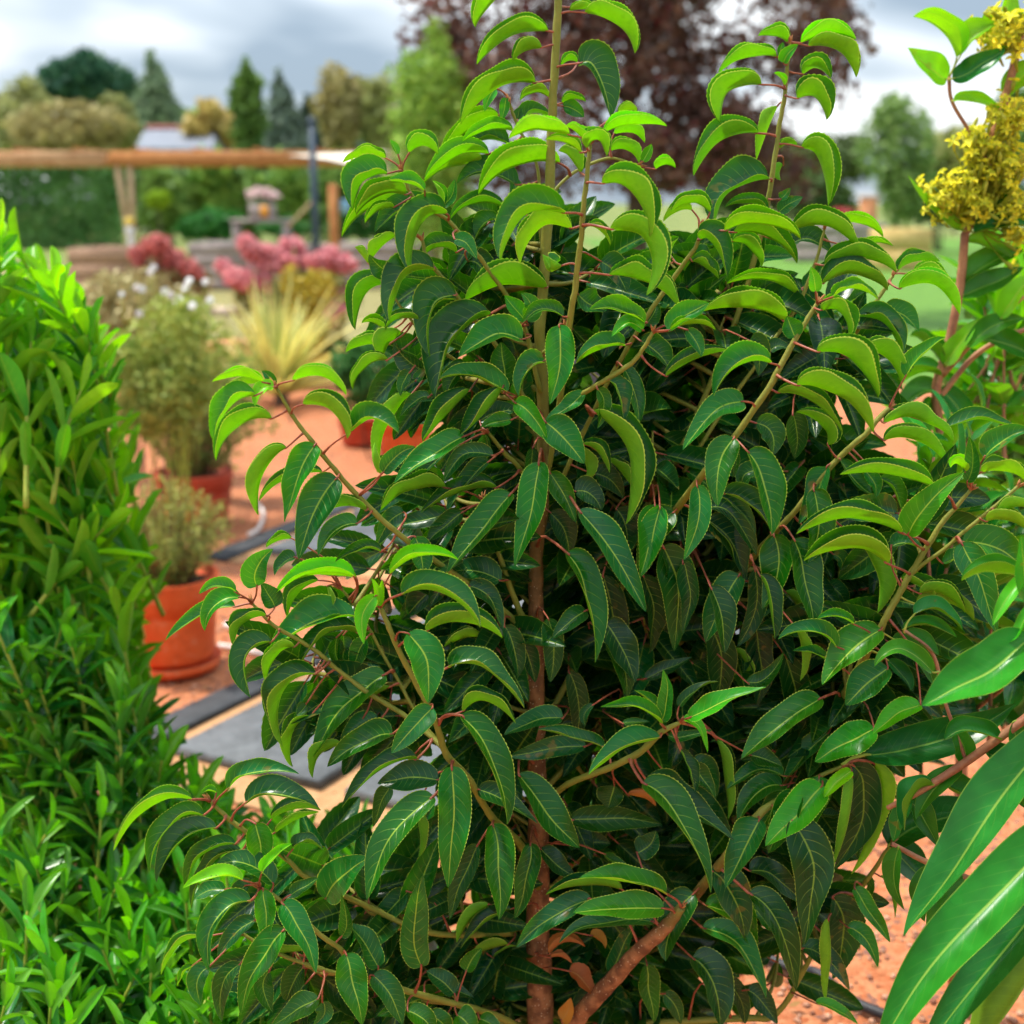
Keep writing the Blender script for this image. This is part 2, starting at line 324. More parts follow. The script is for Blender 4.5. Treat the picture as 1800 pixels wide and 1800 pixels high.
# ------------------------------------------------------------------ the laurel shrub: branches (x, y in the photo, distance, thickness)
BR = {
 'trunk': [(950,2330,1.55,25),(951,1900,1.55,23),(948,1700,1.55,21),(946,1560,1.55,19),(945,1400,1.55,17),(942,1233,1.55,15.5),(943,1100,1.55,14),(943,967,1.55,12.5),(955,850,1.55,11.5),(955,700,1.55,10.5),(950,583,1.55,10),(954,500,1.55,9.5),(966,330,1.55,8.5),(974,136,1.55,7),(981,0,1.55,6.5),(985,-90,1.55,4)],
 'b1': [(955,880,1.54,7),(985,700,1.48,7.5),(1003,552,1.44,8),(1013,486,1.43,7.5),(1028,350,1.42,6.5),(1036,253,1.42,5)],
 'b2': [(1080,980,1.56,7),(1200,780,1.60,7.5),(1300,540,1.61,7),(1351,350,1.60,6.5),(1365,253,1.60,6),(1380,156,1.60,5),(1388,74,1.60,3.5)],
 'b3': [(948,1290,1.56,8),(1050,1100,1.60,9),(1150,950,1.54,9),(1230,840,1.41,9),(1283,777,1.40,8.5),(1347,690,1.39,8),(1397,600,1.39,7),(1438,533,1.39,5)],
 'b4': [(946,1400,1.57,8),(1100,1230,1.64,8),(1250,1070,1.60,8),(1340,960,1.52,8),(1387,910,1.48,7.5),(1467,813,1.47,7.5),(1520,763,1.46,7),(1563,717,1.46,6)],
 'b5': [(943,1130,1.54,8),(860,1050,1.48,8),(800,1010,1.45,7.5),(710,947,1.41,7),(660,903,1.40,7),(610,853,1.39,6.5),(557,787,1.38,6),(520,740,1.38,5.5),(487,680,1.38,4)],
 'b6': [(946,1560,1.53,9),(918,1490,1.48,9),(863,1433,1.44,9),(827,1373,1.41,9),(787,1327,1.39,9),(763,1260,1.37,8),(727,1193,1.36,7.5),(690,1117,1.35,7),(667,1067,1.35,6)],
 'b7': [(787,1330,1.40,6),(773,1310,1.42,6),(710,1257,1.44,6.5),(650,1220,1.44,6.5),(600,1183,1.44,5.5),(550,1140,1.43,5.5),(483,1100,1.42,5),(443,1060,1.42,3.5)],
 'b7b': [(790,1330,1.45,5),(740,1265,1.47,5),(690,1180,1.48,4.5),(640,1090,1.48,4),(600,1035,1.48,3.5)],
 'b8': [(905,1640,1.54,8),(760,1640,1.47,7),(640,1590,1.44,6.5),(540,1543,1.41,6.5),(500,1507,1.40,6),(430,1460,1.39,6),(400,1437,1.39,5.5),(367,1407,1.39,4)],
 'b9': [(950,1840,1.54,9),(883,1790,1.48,8.5),(783,1760,1.43,8),(707,1740,1.40,7.5),(633,1715,1.38,7),(597,1667,1.37,6.5),(567,1647,1.36,6),(493,1583,1.35,5),(457,1560,1.35,3.5)],
 'b9c': [(640,1722,1.38,5),(560,1702,1.37,5),(480,1672,1.36,4.5),(425,1640,1.36,3.5)],
 'b10': [(952,1900,1.54,16),(1013,1793,1.49,15),(1067,1733,1.46,14),(1117,1677,1.43,13),(1167,1633,1.41,12),(1197,1595,1.40,8)],
 'b11': [(1000,1790,1.60,11),(1120,1680,1.60,11),(1200,1600,1.52,12),(1267,1517,1.43,12),(1327,1440,1.42,11),(1367,1407,1.43,8),(1450,1360,1.44,5.5),(1483,1347,1.44,4)],
 'b12': [(1290,1480,1.60,9),(1420,1330,1.58,9),(1517,1160,1.44,9),(1550,1100,1.43,9),(1577,1050,1.43,8.5),(1607,1000,1.43,8),(1650,927,1.43,6.5),(1707,860,1.43,4)],
 'b12b': [(1600,1010,1.43,5),(1660,965,1.42,5),(1730,905,1.41,4.5),(1790,855,1.41,4)],
 'b13': [(946,1420,1.53,8),(1000,1377,1.47,8),(1077,1347,1.42,8.5),(1127,1320,1.40,8.5),(1165,1285,1.39,8),(1197,1270,1.39,5)],
 'b14': [(950,870,1.54,6),(913,820,1.51,6),(883,793,1.50,5.5),(857,760,1.49,4)],
 'b15': [(943,1120,1.55,8),(925,1095,1.52,8),(903,1050,1.51,7.5),(870,953,1.50,6),(850,880,1.50,4)],
 'b16a': [(950,690,1.54,6),(915,560,1.53,6),(861,478,1.51,5.5),(830,436,1.50,5.5),(790,390,1.49,5),(735,355,1.48,4.5),(720,335,1.48,4.5),(706,300,1.48,3.5)],
 'b16b': [(952,760,1.54,6),(880,620,1.52,6),(822,545,1.50,6),(799,514,1.49,5.5),(756,459,1.48,5),(741,420,1.48,4)],
 'b16c': [(900,700,1.53,4),(780,620,1.50,4),(720,560,1.49,3.5),(690,520,1.49,3)],
 'b17': [(965,745,1.53,6),(1000,715,1.49,6.5),(1029,689,1.46,6.5),(1075,661,1.44,6.5),(1114,634,1.43,6),(1149,583,1.42,4.5)],
 'b18': [(985,850,1.54,6),(1050,710,1.52,6),(1110,600,1.50,6),(1178,498,1.49,6),(1224,432,1.48,5),(1230,400,1.48,3)],
 'b19': [(954,500,1.56,4),(950,400,1.57,4),(946,296,1.58,4),(915,230,1.59,4),(895,180,1.59,3)],
 'b20': [(1100,1800,1.56,8),(1300,1790,1.54,8),(1363,1783,1.52,7),(1413,1707,1.51,6),(1450,1640,1.50,6),(1500,1580,1.49,6),(1533,1533,1.48,5.5),(1567,1483,1.48,4)],
 'b21': [(1150,1080,1.64,7),(1250,960,1.68,7),(1380,800,1.70,6),(1450,680,1.66,6),(1520,560,1.60,5.5),(1570,485,1.60,4)],
 'b22': [(1200,830,1.58,5),(1300,680,1.58,5),(1400,540,1.58,5),(1440,440,1.58,4),(1450,400,1.58,3)],
 'b23': [(952,420,1.56,4),(980,330,1.58,4),(1060,280,1.60,4),(1120,290,1.60,3)],
 'b24': [(955,620,1.53,5),(985,600,1.49,5),(990,575,1.46,4)],
}
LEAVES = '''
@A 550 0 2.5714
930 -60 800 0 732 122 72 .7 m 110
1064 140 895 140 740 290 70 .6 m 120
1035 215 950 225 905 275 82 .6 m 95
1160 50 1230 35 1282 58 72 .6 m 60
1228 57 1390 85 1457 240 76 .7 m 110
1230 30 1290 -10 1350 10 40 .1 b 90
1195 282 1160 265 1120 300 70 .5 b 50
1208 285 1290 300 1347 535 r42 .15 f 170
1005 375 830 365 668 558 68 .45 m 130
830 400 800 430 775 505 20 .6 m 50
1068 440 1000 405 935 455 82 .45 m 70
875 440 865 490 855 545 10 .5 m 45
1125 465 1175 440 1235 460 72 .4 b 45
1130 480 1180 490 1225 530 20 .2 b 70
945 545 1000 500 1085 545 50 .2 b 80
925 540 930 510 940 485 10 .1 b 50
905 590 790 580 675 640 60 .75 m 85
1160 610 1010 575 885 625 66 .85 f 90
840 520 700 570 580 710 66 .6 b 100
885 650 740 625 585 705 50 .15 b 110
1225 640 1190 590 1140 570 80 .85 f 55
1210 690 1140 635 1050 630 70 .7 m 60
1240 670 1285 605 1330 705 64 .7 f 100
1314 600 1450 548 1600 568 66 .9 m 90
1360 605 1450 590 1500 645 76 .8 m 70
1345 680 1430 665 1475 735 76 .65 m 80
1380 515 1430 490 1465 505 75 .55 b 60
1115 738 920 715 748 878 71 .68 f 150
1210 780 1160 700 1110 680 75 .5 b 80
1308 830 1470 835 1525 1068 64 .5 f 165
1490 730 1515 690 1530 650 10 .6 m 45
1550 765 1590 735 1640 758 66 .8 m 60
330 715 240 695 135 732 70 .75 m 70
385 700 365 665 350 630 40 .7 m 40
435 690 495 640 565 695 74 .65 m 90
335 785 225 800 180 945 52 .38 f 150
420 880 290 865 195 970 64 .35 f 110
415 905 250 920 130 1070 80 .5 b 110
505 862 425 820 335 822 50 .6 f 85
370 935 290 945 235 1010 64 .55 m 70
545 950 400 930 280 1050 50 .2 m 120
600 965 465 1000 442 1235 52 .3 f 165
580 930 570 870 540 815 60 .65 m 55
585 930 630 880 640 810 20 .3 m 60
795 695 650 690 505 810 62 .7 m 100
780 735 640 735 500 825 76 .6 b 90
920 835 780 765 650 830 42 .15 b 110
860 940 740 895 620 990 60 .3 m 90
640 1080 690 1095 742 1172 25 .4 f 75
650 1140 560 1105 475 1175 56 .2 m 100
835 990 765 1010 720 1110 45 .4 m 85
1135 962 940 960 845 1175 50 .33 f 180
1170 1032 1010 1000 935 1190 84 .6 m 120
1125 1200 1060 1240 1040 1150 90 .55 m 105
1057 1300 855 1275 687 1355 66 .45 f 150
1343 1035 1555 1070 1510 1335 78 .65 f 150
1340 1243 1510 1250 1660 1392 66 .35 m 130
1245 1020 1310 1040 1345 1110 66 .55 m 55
1500 1458 1385 1390 1250 1397 52 .7 f 95
1490 1492 1425 1455 1350 1522 32 .7 f 75
1605 1495 1690 1420 1790 1368 42 .6 f 110
1615 1492 1720 1450 1822 1492 58 .75 f 75
1500 1470 1540 1420 1550 1375 10 .15 b 90
1410 1560 1305 1565 1190 1640 48 .55 f 130
945 1535 815 1505 658 1615 42 .5 f 130
870 1740 862 1640 850 1545 0 .2 m 130
880 1772 735 1690 570 1712 48 .5 f 120
1045 1632 965 1665 930 1790 42 .4 f 110
1113 1470 1120 1620 1070 1830 0 .5 f 120
960 1450 910 1390 865 1335 15 .5 m 75
965 1450 990 1380 940 1325 20 .35 m 75
1130 1430 1040 1385 945 1460 44 .25 m 90
645 1335 530 1380 527 1612 l38 .2 f 160
545 1217 400 1240 345 1452 52 .2 f 165
370 1232 300 1205 255 1150 -15 .1 f 100
380 1062 300 1115 258 1185 80 .5 m 90
250 1190 210 1140 190 1115 90 .5 b 55
340 1280 225 1310 190 1490 70 .3 m 115
330 1500 275 1450 220 1460 70 .55 b 60
480 1450 395 1425 325 1490 62 .35 m 75
320 1570 240 1545 148 1590 72 .6 b 85
400 1500 340 1550 310 1622 95 .45 b 100
340 1625 225 1645 180 1760 66 .35 m 80
535 1680 430 1640 370 1540 -20 .02 m 100
800 1420 610 1520 552 1800 52 .15 f 180
465 1720 490 1690 520 1680 15 .3 m 50
440 1680 410 1720 395 1790 20 .2 m 60
700 1660 640 1700 600 1790 40 .15 m 90
1480 1540 1560 1590 1620 1680 35 .15 m 110
1300 1180 1370 1230 1420 1320 30 .1 b 120
1200 1330 1260 1380 1330 1400 30 .15 b 110
1000 1140 900 1180 840 1280 30 .08 b 120
700 1180 760 1200 830 1290 30 .1 b 110
@C 1100 0 2.5714
728 192 680 155 598 160 74 .7 m 70
680 257 555 240 418 328 70 .7 m 90
792 194 920 140 1042 178 68 .85 m 80
825 208 975 205 1043 348 74 .7 m 100
712 285 735 240 780 200 20 .5 f 50
715 280 700 235 712 190 30 .4 m 45
612 382 450 385 427 553 66 .55 m 120
715 385 700 350 670 330 60 .8 f 45
800 335 862 290 928 355 78 .5 m 95
775 445 865 415 910 540 70 .5 f 120
597 602 435 600 305 792 62 .42 m 130
685 480 645 570 590 720 l105 .6 b 75
695 672 735 640 775 660 70 .5 m 40
793 665 890 700 916 932 82 .65 m 130
712 745 690 770 700 815 l100 .5 b 45
645 808 470 845 398 1015 48 .2 f 180
380 960 300 895 205 955 64 .5 m 90
300 950 235 945 170 1000 76 .5 m 70
690 960 740 920 802 890 25 .2 f 55
640 960 560 905 448 935 56 .25 m 70
700 900 720 880 745 850 20 .3 f 40
447 1043 620 978 792 1080 66 .65 f 110
490 1050 650 1045 775 1190 64 .3 m 110
750 1040 905 1000 1058 1120 64 .5 f 110
960 1010 1060 990 1165 1072 72 .8 b 70
750 1100 840 1075 935 1150 40 .1 m 90
1060 1120 1130 1092 1210 1112 64 .7 b 50
900 1200 1065 1140 1225 1230 62 .42 f 110
890 1282 1040 1215 1185 1310 58 .25 f 120
1230 1222 1305 1172 1420 1180 58 .35 m 70
1235 1305 1400 1260 1510 1420 78 .85 f 110
1300 1240 1385 1230 1470 1310 68 .6 b 80
340 1082 395 1075 460 1255 56 .4 f 120
480 1090 565 1105 615 1205 66 .5 m 85
780 1336 640 1245 455 1282 66 .75 f 90
858 1320 852 1260 835 1205 10 .65 f 50
715 1452 560 1370 350 1403 64 .5 f 125
890 1400 920 1355 945 1320 20 .5 m 45
935 1342 1030 1290 1140 1352 52 .6 f 85
880 1402 990 1395 1010 1550 62 .55 f 120
1050 1430 1180 1450 1250 1612 54 .3 f 140
1170 1400 1255 1420 1325 1500 30 .3 m 95
650 1640 505 1625 397 1790 48 .45 f 150
864 1590 1040 1600 1142 1797 66 .5 f 155
1080 1580 1180 1600 1250 1722 80 .4 m 110
1265 1700 1340 1595 1445 1525 45 .5 m 90
650 1590 690 1560 740 1580 30 .1 m 70
275 1490 320 1545 342 1612 15 .3 f 75
180 1700 320 1610 470 1582 58 .2 m 90
765 1525 745 1475 728 1430 10 .3 m 85
660 1360 745 1385 830 1405 30 .15 b 100
560 1540 600 1580 600 1700 r20 .1 m 110
300 1180 360 1200 420 1260 60 .35 m 80
200 1150 210 1110 240 1070 60 .4 b 80
800 1300 860 1260 900 1180 40 .2 b 90
1000 1400 1040 1340 1100 1320 45 .3 b 80
@F 1200 600 3
322 317 170 365 0 572 28 .35 f 165
603 232 810 235 1008 478 66 .45 f 150
500 270 690 290 845 485 60 .18 m 130
1060 430 1260 380 1430 525 86 .5 m 125
1060 522 1235 490 1410 662 74 .72 m 100
1315 765 1090 685 830 700 57 .45 f 130
1150 1008 895 900 598 1014 60 .48 f 145
1075 1170 900 1050 638 1156 70 .55 f 150
340 578 445 755 470 1022 r40 .32 f 185
385 430 475 480 472 605 20 .12 m 130
580 380 605 480 590 622 10 .05 b 110
765 545 755 430 600 370 62 .3 m 120
75 758 88 930 5 1152 0 .4 f 130
215 800 360 850 480 1012 46 .1 m 130
130 940 255 1050 330 1265 r30 .02 m 180
120 880 260 900 390 1130 40 .05 m 130
760 660 715 790 612 965 30 .28 m 140
585 1040 655 1250 692 1505 r35 .18 f 185
405 1230 465 1370 485 1572 r55 .18 f 125
145 1290 205 1440 222 1646 r40 .1 f 140
380 1200 385 1420 288 1608 0 .06 m 115
0 1160 40 1310 0 1550 0 .12 m 120
930 1060 1045 1200 1030 1432 r100 .35 m 130
900 1490 808 1440 708 1465 50 .6 f 80
815 1612 680 1512 503 1570 46 .38 f 105
1045 1520 875 1640 735 1812 22 .45 f 165
775 1690 690 1640 580 1632 45 .45 m 75
1190 1020 1285 860 1485 690 20 .5 f 150
1390 452 1565 405 1762 455 50 .3 m 90
1590 612 1695 510 1830 468 40 .35 f 120
1570 692 1705 665 1835 755 74 .65 f 110
1660 912 1755 860 1860 885 74 .75 f 90
1600 950 1710 925 1835 1012 70 .65 f 90
1490 690 1450 630 1412 665 80 1 f 70
1500 740 1535 620 1508 500 20 .2 f 75
1470 1062 1560 1250 1658 1538 15 .3 f 140
1480 1060 1675 1090 1840 1240 30 .32 m 170
1640 1240 1720 1215 1800 1260 60 .4 m 80
240 545 270 620 270 715 15 .2 m 60
430 690 330 690 310 780 30 .15 m 90
830 620 930 760 1000 800 40 .25 m 90
960 680 1010 740 1020 822 20 .3 m 75
1040 720 1120 780 1160 900 45 .25 m 100
480 1040 540 1130 530 1215 r60 .3 m 100
790 1120 840 1150 835 1210 20 .2 b 80
1100 1080 1180 1060 1270 1100 40 .3 m 110
1150 1250 1260 1290 1340 1390 60 .35 m 110
1370 1170 1460 1130 1520 1060 40 .35 m 90
1250 1330 1370 1310 1490 1430 76 .4 m 110
760 1280 830 1330 880 1420 30 .1 b 100
540 1320 640 1420 650 1520 90 .35 b 110
260 1620 330 1700 340 1800 70 .25 b 100
590 1500 640 1620 620 1790 r95 .35 m 90
@I 1200 1200 3
35 185 205 105 440 22 24 .6 f 115
5 190 85 225 132 370 25 .8 f 60
730 82 515 220 308 402 30 .33 f 170
770 262 640 385 530 522 30 .22 m 140
1010 242 855 320 695 418 22 .6 f 155
1255 117 1130 165 1000 272 28 .7 f 110
530 492 400 450 230 562 42 .28 f 105
525 542 390 570 288 742 35 .28 f 135
737 540 605 690 435 862 6 .65 f 165
560 542 455 690 373 867 25 .28 m 120
892 462 805 530 745 608 10 .9 f 75
890 480 905 660 795 962 l98 .45 f 80
890 430 975 640 795 992 r10 .08 m 190
1000 420 1070 610 890 1010 r100 .5 m 110
570 720 690 970 640 1388 r15 .08 f 195
0 580 130 670 265 832 30 .1 b 130
350 992 490 1015 632 1165 36 .08 m 130
350 1110 510 1260 600 1632 r35 .1 f 140
118 1172 285 1235 386 1410 38 .52 f 150
300 1172 400 1205 462 1312 35 .32 m 100
105 1292 305 1385 440 1662 36 .42 f 140
50 1450 165 1570 200 1815 r35 .1 f 180
220 1560 300 1660 330 1800 r20 .05 m 110
790 1130 860 1310 790 1562 r10 .08 m 160
770 1240 778 1420 755 1690 l100 .55 f 75
905 1080 985 1200 1095 1372 20 .45 f 100
870 1290 965 1345 1030 1502 20 .4 f 100
700 1690 805 1715 925 1802 40 .7 f 60
630 1400 760 1445 880 1622 25 .12 m 120
340 1620 420 1680 500 1800 r20 .05 m 100
480 360 410 300 350 330 30 .1 b 100
60 430 130 460 180 610 r30 .15 b 120
180 300 230 480 240 720 r70 .15 b 90
700 690 780 700 840 690 40 .05 b 60
990 1020 960 1130 870 1250 r50 .2 b 60
1040 1020 1100 1080 1120 1240 r90 .3 m 40
620 1190 730 1220 800 1300 30 .1 b 120
@E 550 600 3
1065 322 1155 385 1236 526 8 .55 f 125
1225 422 1330 515 1432 646 10 .35 f 145
1432 265 1345 345 1220 422 30 .35 m 100
1478 370 1705 570 1655 962 r62 .32 f 180
830 255 690 395 578 527 58 .22 f 125
1002 240 895 400 775 492 58 .26 f 145
880 420 970 370 1080 362 20 .08 b 120
1050 412 965 425 885 452 25 .4 m 75
800 500 630 590 428 747 36 .45 f 150
785 540 620 640 538 812 42 .2 m 95
950 602 795 590 688 742 36 .14 f 115
930 632 815 725 700 922 40 .18 m 105
370 692 435 605 542 556 20 .22 f 90
520 280 385 400 340 692 84 .5 m 115
615 290 540 310 458 402 35 .2 m 75
360 700 305 640 325 535 85 .55 m 65
700 772 525 755 355 892 66 .32 m 115
280 892 165 850 28 918 62 .28 m 95
235 960 115 990 28 1132 40 .33 f 120
360 1110 250 1085 118 1162 50 .18 m 80
480 900 405 950 330 1082 20 .14 b 110
712 910 565 945 408 978 20 .1 m 110
1045 802 890 985 708 1222 34 .28 f 210
790 900 690 975 602 1062 15 .1 m 120
970 772 790 775 568 902 56 .14 m 110
1192 636 1160 850 1063 1192 l12 .4 f 165
1248 690 1320 800 1388 958 10 .24 m 110
1402 890 1585 1110 1758 1428 r36 .28 f 185
1338 1112 1460 1340 1490 1692 r38 .33 f 195
1422 540 1510 580 1565 692 56 .2 m 90
1380 790 1465 800 1522 892 25 .04 m 130
1830 870 1790 1050 1725 1242 0 .45 f 130
540 1030 572 1130 582 1232 10 .25 m 110
410 1226 570 1110 768 1152 54 .85 f 105
470 1332 700 1300 884 1508 50 .45 f 180
600 1527 800 1450 1000 1562 58 .33 f 145
990 1262 850 1205 718 1222 22 .14 m 140
820 1290 935 1350 1000 1532 25 .14 m 120
332 1340 262 1440 270 1597 0 .72 f 90
345 1397 345 1320 308 1250 10 .95 f 50
348 1397 362 1320 366 1255 10 .95 f 36
1240 1460 1275 1620 1250 1800 0 .14 m 115
1440 1420 1350 1480 1263 1567 20 .18 f 110
1010 1500 1065 1620 1085 1800 r15 .12 m 110
1090 1570 1145 1680 1172 1800 r15 .08 m 100
720 1716 895 1690 1116 1932 50 .33 f 160
885 1560 800 1552 690 1612 86 .6 b 85
1540 1480 1625 1600 1700 1800 r25 .05 m 150
1560 620 1620 680 1690 770 80 .3 b 100
1845 1080 1925 1290 1905 1635 r15 .14 m 165
150 560 60 520 0 430 30 .1 b 1
1250 900 1330 1000 1350 1120 r20 .03 b 130
1390 560 1450 640 1440 730 90 .3 b 90
1160 560 1150 680 1120 800 r15 .08 b 80
1560 200 1620 270 1640 420 r45 .25 m 110
1630 130 1700 260 1720 440 r35 .2 m 100
1500 250 1540 330 1500 460 r20 .25 m 80
1480 700 1560 720 1640 830 20 .05 b 130
1600 880 1660 1000 1640 1140 r20 .04 b 120
1480 1180 1560 1300 1640 1440 r20 .03 b 130
@Q 1000 700 4.5
730 1195 860 1420 830 1850 r30 .15 m 230
1100 760 1330 830 1475 1080 46 .08 m 150
1090 970 1280 1130 1390 1440 r45 .04 m 210
1110 1450 1200 1620 1230 1850 r50 .12 m 110
680 840 650 1100 565 1415 0 .42 f 205
760 860 700 1120 565 1415 0 .42 b 1
1260 440 1290 520 1305 625 10 .12 m 80
1370 720 1400 600 1500 560 20 .15 b 110
@R 1000 1100 4.5
300 100 430 280 460 560 r25 .1 m 190
970 290 1080 360 1200 420 20 .06 b 130
600 420 780 340 975 245 20 .06 b 110
870 640 1000 500 1180 440 35 .12 b 110
1400 440 1560 420 1700 210 20 .15 m 150
880 980 960 1140 1000 1320 r50 .14 m 130
960 1110 1060 1200 1160 1370 r10 .12 m 150
200 620 120 700 130 790 20 .15 m 80
420 770 530 760 640 760 30 .2 m 60
780 860 900 880 1140 820 25 .18 b 100
1170 880 1230 1060 1260 1240 r80 .2 b 90
1430 1020 1540 1050 1690 1110 20 .12 b 160
420 790 540 820 620 1000 30 .05 b 120
@D 0 600 3
1390 217 1270 175 1118 212 66 .85 f 85
1385 228 1285 215 1195 287 80 .6 m 75
1432 240 1422 190 1380 155 20 .25 m 60
1445 240 1370 250 1345 342 35 .9 f 85
1348 285 1205 325 1123 520 56 .72 f 140
1432 408 1235 410 1138 628 75 .55 m 130
1662 545 1580 690 1500 952 l18 .4 f 160
1512 560 1370 660 1360 916 78 .55 m 120
1700 690 1510 700 1365 842 62 .3 b 80
1778 720 1660 880 1575 1152 l18 .22 f 195
1355 1292 1350 1190 1442 1094 5 .4 f 125
1450 1402 1420 1340 1375 1272 10 .14 m 95
1242 1322 1150 1275 1050 1332 52 .7 f 75
1267 1350 1125 1375 1080 1527 40 .55 f 110
1240 1400 1060 1425 872 1577 46 .5 m 105
1405 1446 1265 1470 1235 1612 58 .3 f 110
1540 1040 1470 1045 1402 1087 66 .55 m 55
1560 1140 1495 1160 1448 1235 40 .18 m 90
@Z 0 0 1
515 669 568 652 609 694 70 .8 f 34
533 711 588 712 611 771 66 .42 f 48
619 757 657 730 701 761 52 .4 f 44
622 1013 550 998 483 1045 54 .85 f 42
627 1016 570 1005 508 1022 64 .8 m 26
623 1083 545 1090 476 1146 46 .5 f 62
630 1112 565 1110 526 1175 52 .2 f 48
477 1128 425 1150 440 1226 50 .25 f 48
518 1137 482 1145 467 1199 66 .55 m 28
555 1184 485 1210 496 1312 52 .2 f 54
553 1182 487 1190 465 1252 66 .3 m 24
547 1257 505 1285 514 1348 57 .3 m 36
540 1235 532 1248 520 1257 30 .15 m 22
678 1185 608 1235 549 1332 34 .3 f 68
686 1207 620 1245 570 1310 62 .3 m 36
600 1310 560 1318 549 1367 90 .4 m 32
552 1200 540 1240 550 1290 80 .3 b 26
630 1150 618 1180 620 1172 40 .2 b 1
592 1120 590 1150 602 1172 20 .15 m 26
644 1122 628 1150 621 1174 15 .25 m 34
604 1115 604 1145 600 1172 r20 .2 m 28
600 1280 590 1265 660 1265 40 .25 m 1
664 1268 630 1275 598 1310 30 .22 m 36
690 1290 640 1300 575 1348 36 .2 f 52
560 1020 520 1040 505 1085 56 .25 m 34
575 1030 580 1055 578 1078 60 .3 m 26
1130 1376 1202 1437 1250 1569 r36 .25 f 62
1137 1372 1195 1405 1290 1477 36 .12 m 52
717 1113 752 1165 752 1236 r20 .45 f 62
608 1676 622 1730 637 1802 5 .35 f 44
572 1580 602 1536 650 1508 25 .4 f 60
1561 1174 1522 1204 1486 1240 18 .25 f 50
850 762 860 790 840 830 40 .1 b 30
1130 1010 1150 1080 1140 1150 r20 .05 b 50
1060 1010 1080 1090 1085 1160 r15 .04 b 50
1250 1100 1270 1170 1260 1240 r10 .04 b 50
1320 1080 1340 1160 1330 1240 r20 .05 b 50
1000 1180 1020 1240 1010 1300 r10 .05 b 40
1380 1150 1400 1240 1380 1310 r10 .06 b 50
1335 1440 1310 1490 1275 1560 l15 .25 f 50
1400 1390 1378 1440 1350 1500 l15 .2 f 50
1440 1365 1430 1420 1400 1480 l10 .3 f 48
1250 1530 1290 1570 1310 1650 r25 .15 f 54
1220 1570 1180 1620 1170 1690 l20 .15 f 50
1360 1420 1400 1450 1440 1520 r20 .25 f 50
1290 770 1262 820 1262 890 l15 .3 f 48
1185 900 1150 930 1120 1000 l15 .2 f 46
1300 1010 1270 1060 1240 1130 l15 .2 f 50
1360 940 1370 1000 1340 1070 l15 .2 f 50
1430 860 1440 920 1420 990 r15 .25 f 46
@G 0 1200 3
1202 560 1335 455 1577 480 46 .38 f 115
1012 616 790 615 598 885 56 .68 f 105
1140 582 1105 565 1060 582 55 .7 m 45
1072 700 880 725 788 1002 50 .33 f 110
1142 766 930 820 825 1052 50 .18 f 120
1297 632 1465 570 1682 662 46 .2 f 150
1432 720 1545 655 1692 672 56 .2 m 100
1450 790 1565 715 1682 682 78 .38 b 60
1345 742 1370 840 1376 947 0 .4 f 130
1382 1000 1440 915 1542 850 42 .85 f 70
1280 1042 1130 1005 963 1085 52 .85 f 85
1242 850 1060 890 975 1082 52 .18 m 100
1272 890 1095 935 1010 1192 52 .18 m 100
1442 1062 1300 945 1138 962 32 .18 m 140
1387 1090 1400 1230 1421 1392 0 .52 f 110
1490 1165 1590 1300 1667 1532 r12 .42 f 135
1322 1150 1125 1220 1100 1522 l42 .33 f 150
1065 1342 935 1370 848 1542 56 .5 m 85
1020 1490 970 1530 933 1602 50 .6 m 50
1100 1500 1035 1570 1060 1702 l15 .28 f 100
1502 1300 1355 1480 1268 1752 l24 .33 f 170
1350 1250 1225 1330 1150 1452 30 .16 m 110
1600 1412 1485 1420 1400 1492 56 .18 m 120
1420 1520 1385 1620 1440 1742 10 .18 m 100
1270 1480 1165 1600 1172 1790 l15 .14 m 105
1680 1662 1575 1720 1430 1812 26 .22 f 125
1550 872 1615 828 1702 882 45 .1 m 75
1530 1120 1605 1075 1680 1030 20 .18 m 80
1600 1500 1545 1580 1510 1682 10 .1 m 110
1700 1680 1715 1740 1650 1812 20 .2 m 90
1190 1090 1080 1100 1020 1150 25 .2 b 90
1330 1060 1260 1100 1250 1200 25 .15 b 90
@H 600 1200 3
482 130 380 235 264 372 12 .35 f 120
642 150 770 60 920 213 62 .25 m 115
630 172 815 410 877 746 r40 .28 f 170
935 480 1090 690 1256 872 r36 .24 f 165
397 402 205 440 0 660 52 .18 f 140
512 512 350 500 190 532 22 .14 m 140
487 598 260 810 134 1147 l30 .24 f 175
582 440 590 730 562 1082 0 .4 f 165
798 745 838 960 832 1252 r8 .28 f 165
998 845 985 1020 914 1247 l8 .18 f 120
1050 872 1135 960 1232 1022 30 .08 m 120
720 562 860 620 1036 742 25 .08 m 130
1170 185 1010 200 858 278 28 .22 m 120
1387 342 1225 280 1035 246 42 .28 m 105
1290 335 1085 350 880 392 18 .18 m 110
1682 287 1475 350 1304 482 46 .58 f 150
1687 217 1565 115 1366 128 54 .75 f 95
1688 222 1650 120 1548 40 40 .45 m 85
1690 200 1722 75 1698 -72 10 .45 f 90
1210 722 1440 715 1690 747 8 .12 m 130
1440 540 1425 600 1405 660 10 .08 b 130
1712 1112 1500 1030 1253 1032 48 .58 f 120
1702 1190 1460 1190 1223 1212 22 .48 f 165
1650 1262 1360 1255 1148 1372 32 .22 m 110
1320 1142 1100 1235 923 1397 28 .24 m 120
1480 1092 1290 1045 1078 1117 64 .28 m 100
422 1497 378 1280 432 1010 l5 .24 f 140
722 852 640 1030 570 1252 l12 .14 m 110
352 1100 250 1200 138 1302 22 .14 m 120
195 1500 120 1370 28 1260 20 .2 m 115
0 1340 30 1250 0 1110 10 .22 m 80
166 1542 255 1640 322 1805 r12 .24 f 135
350 1730 440 1775 485 1860 20 .28 f 125
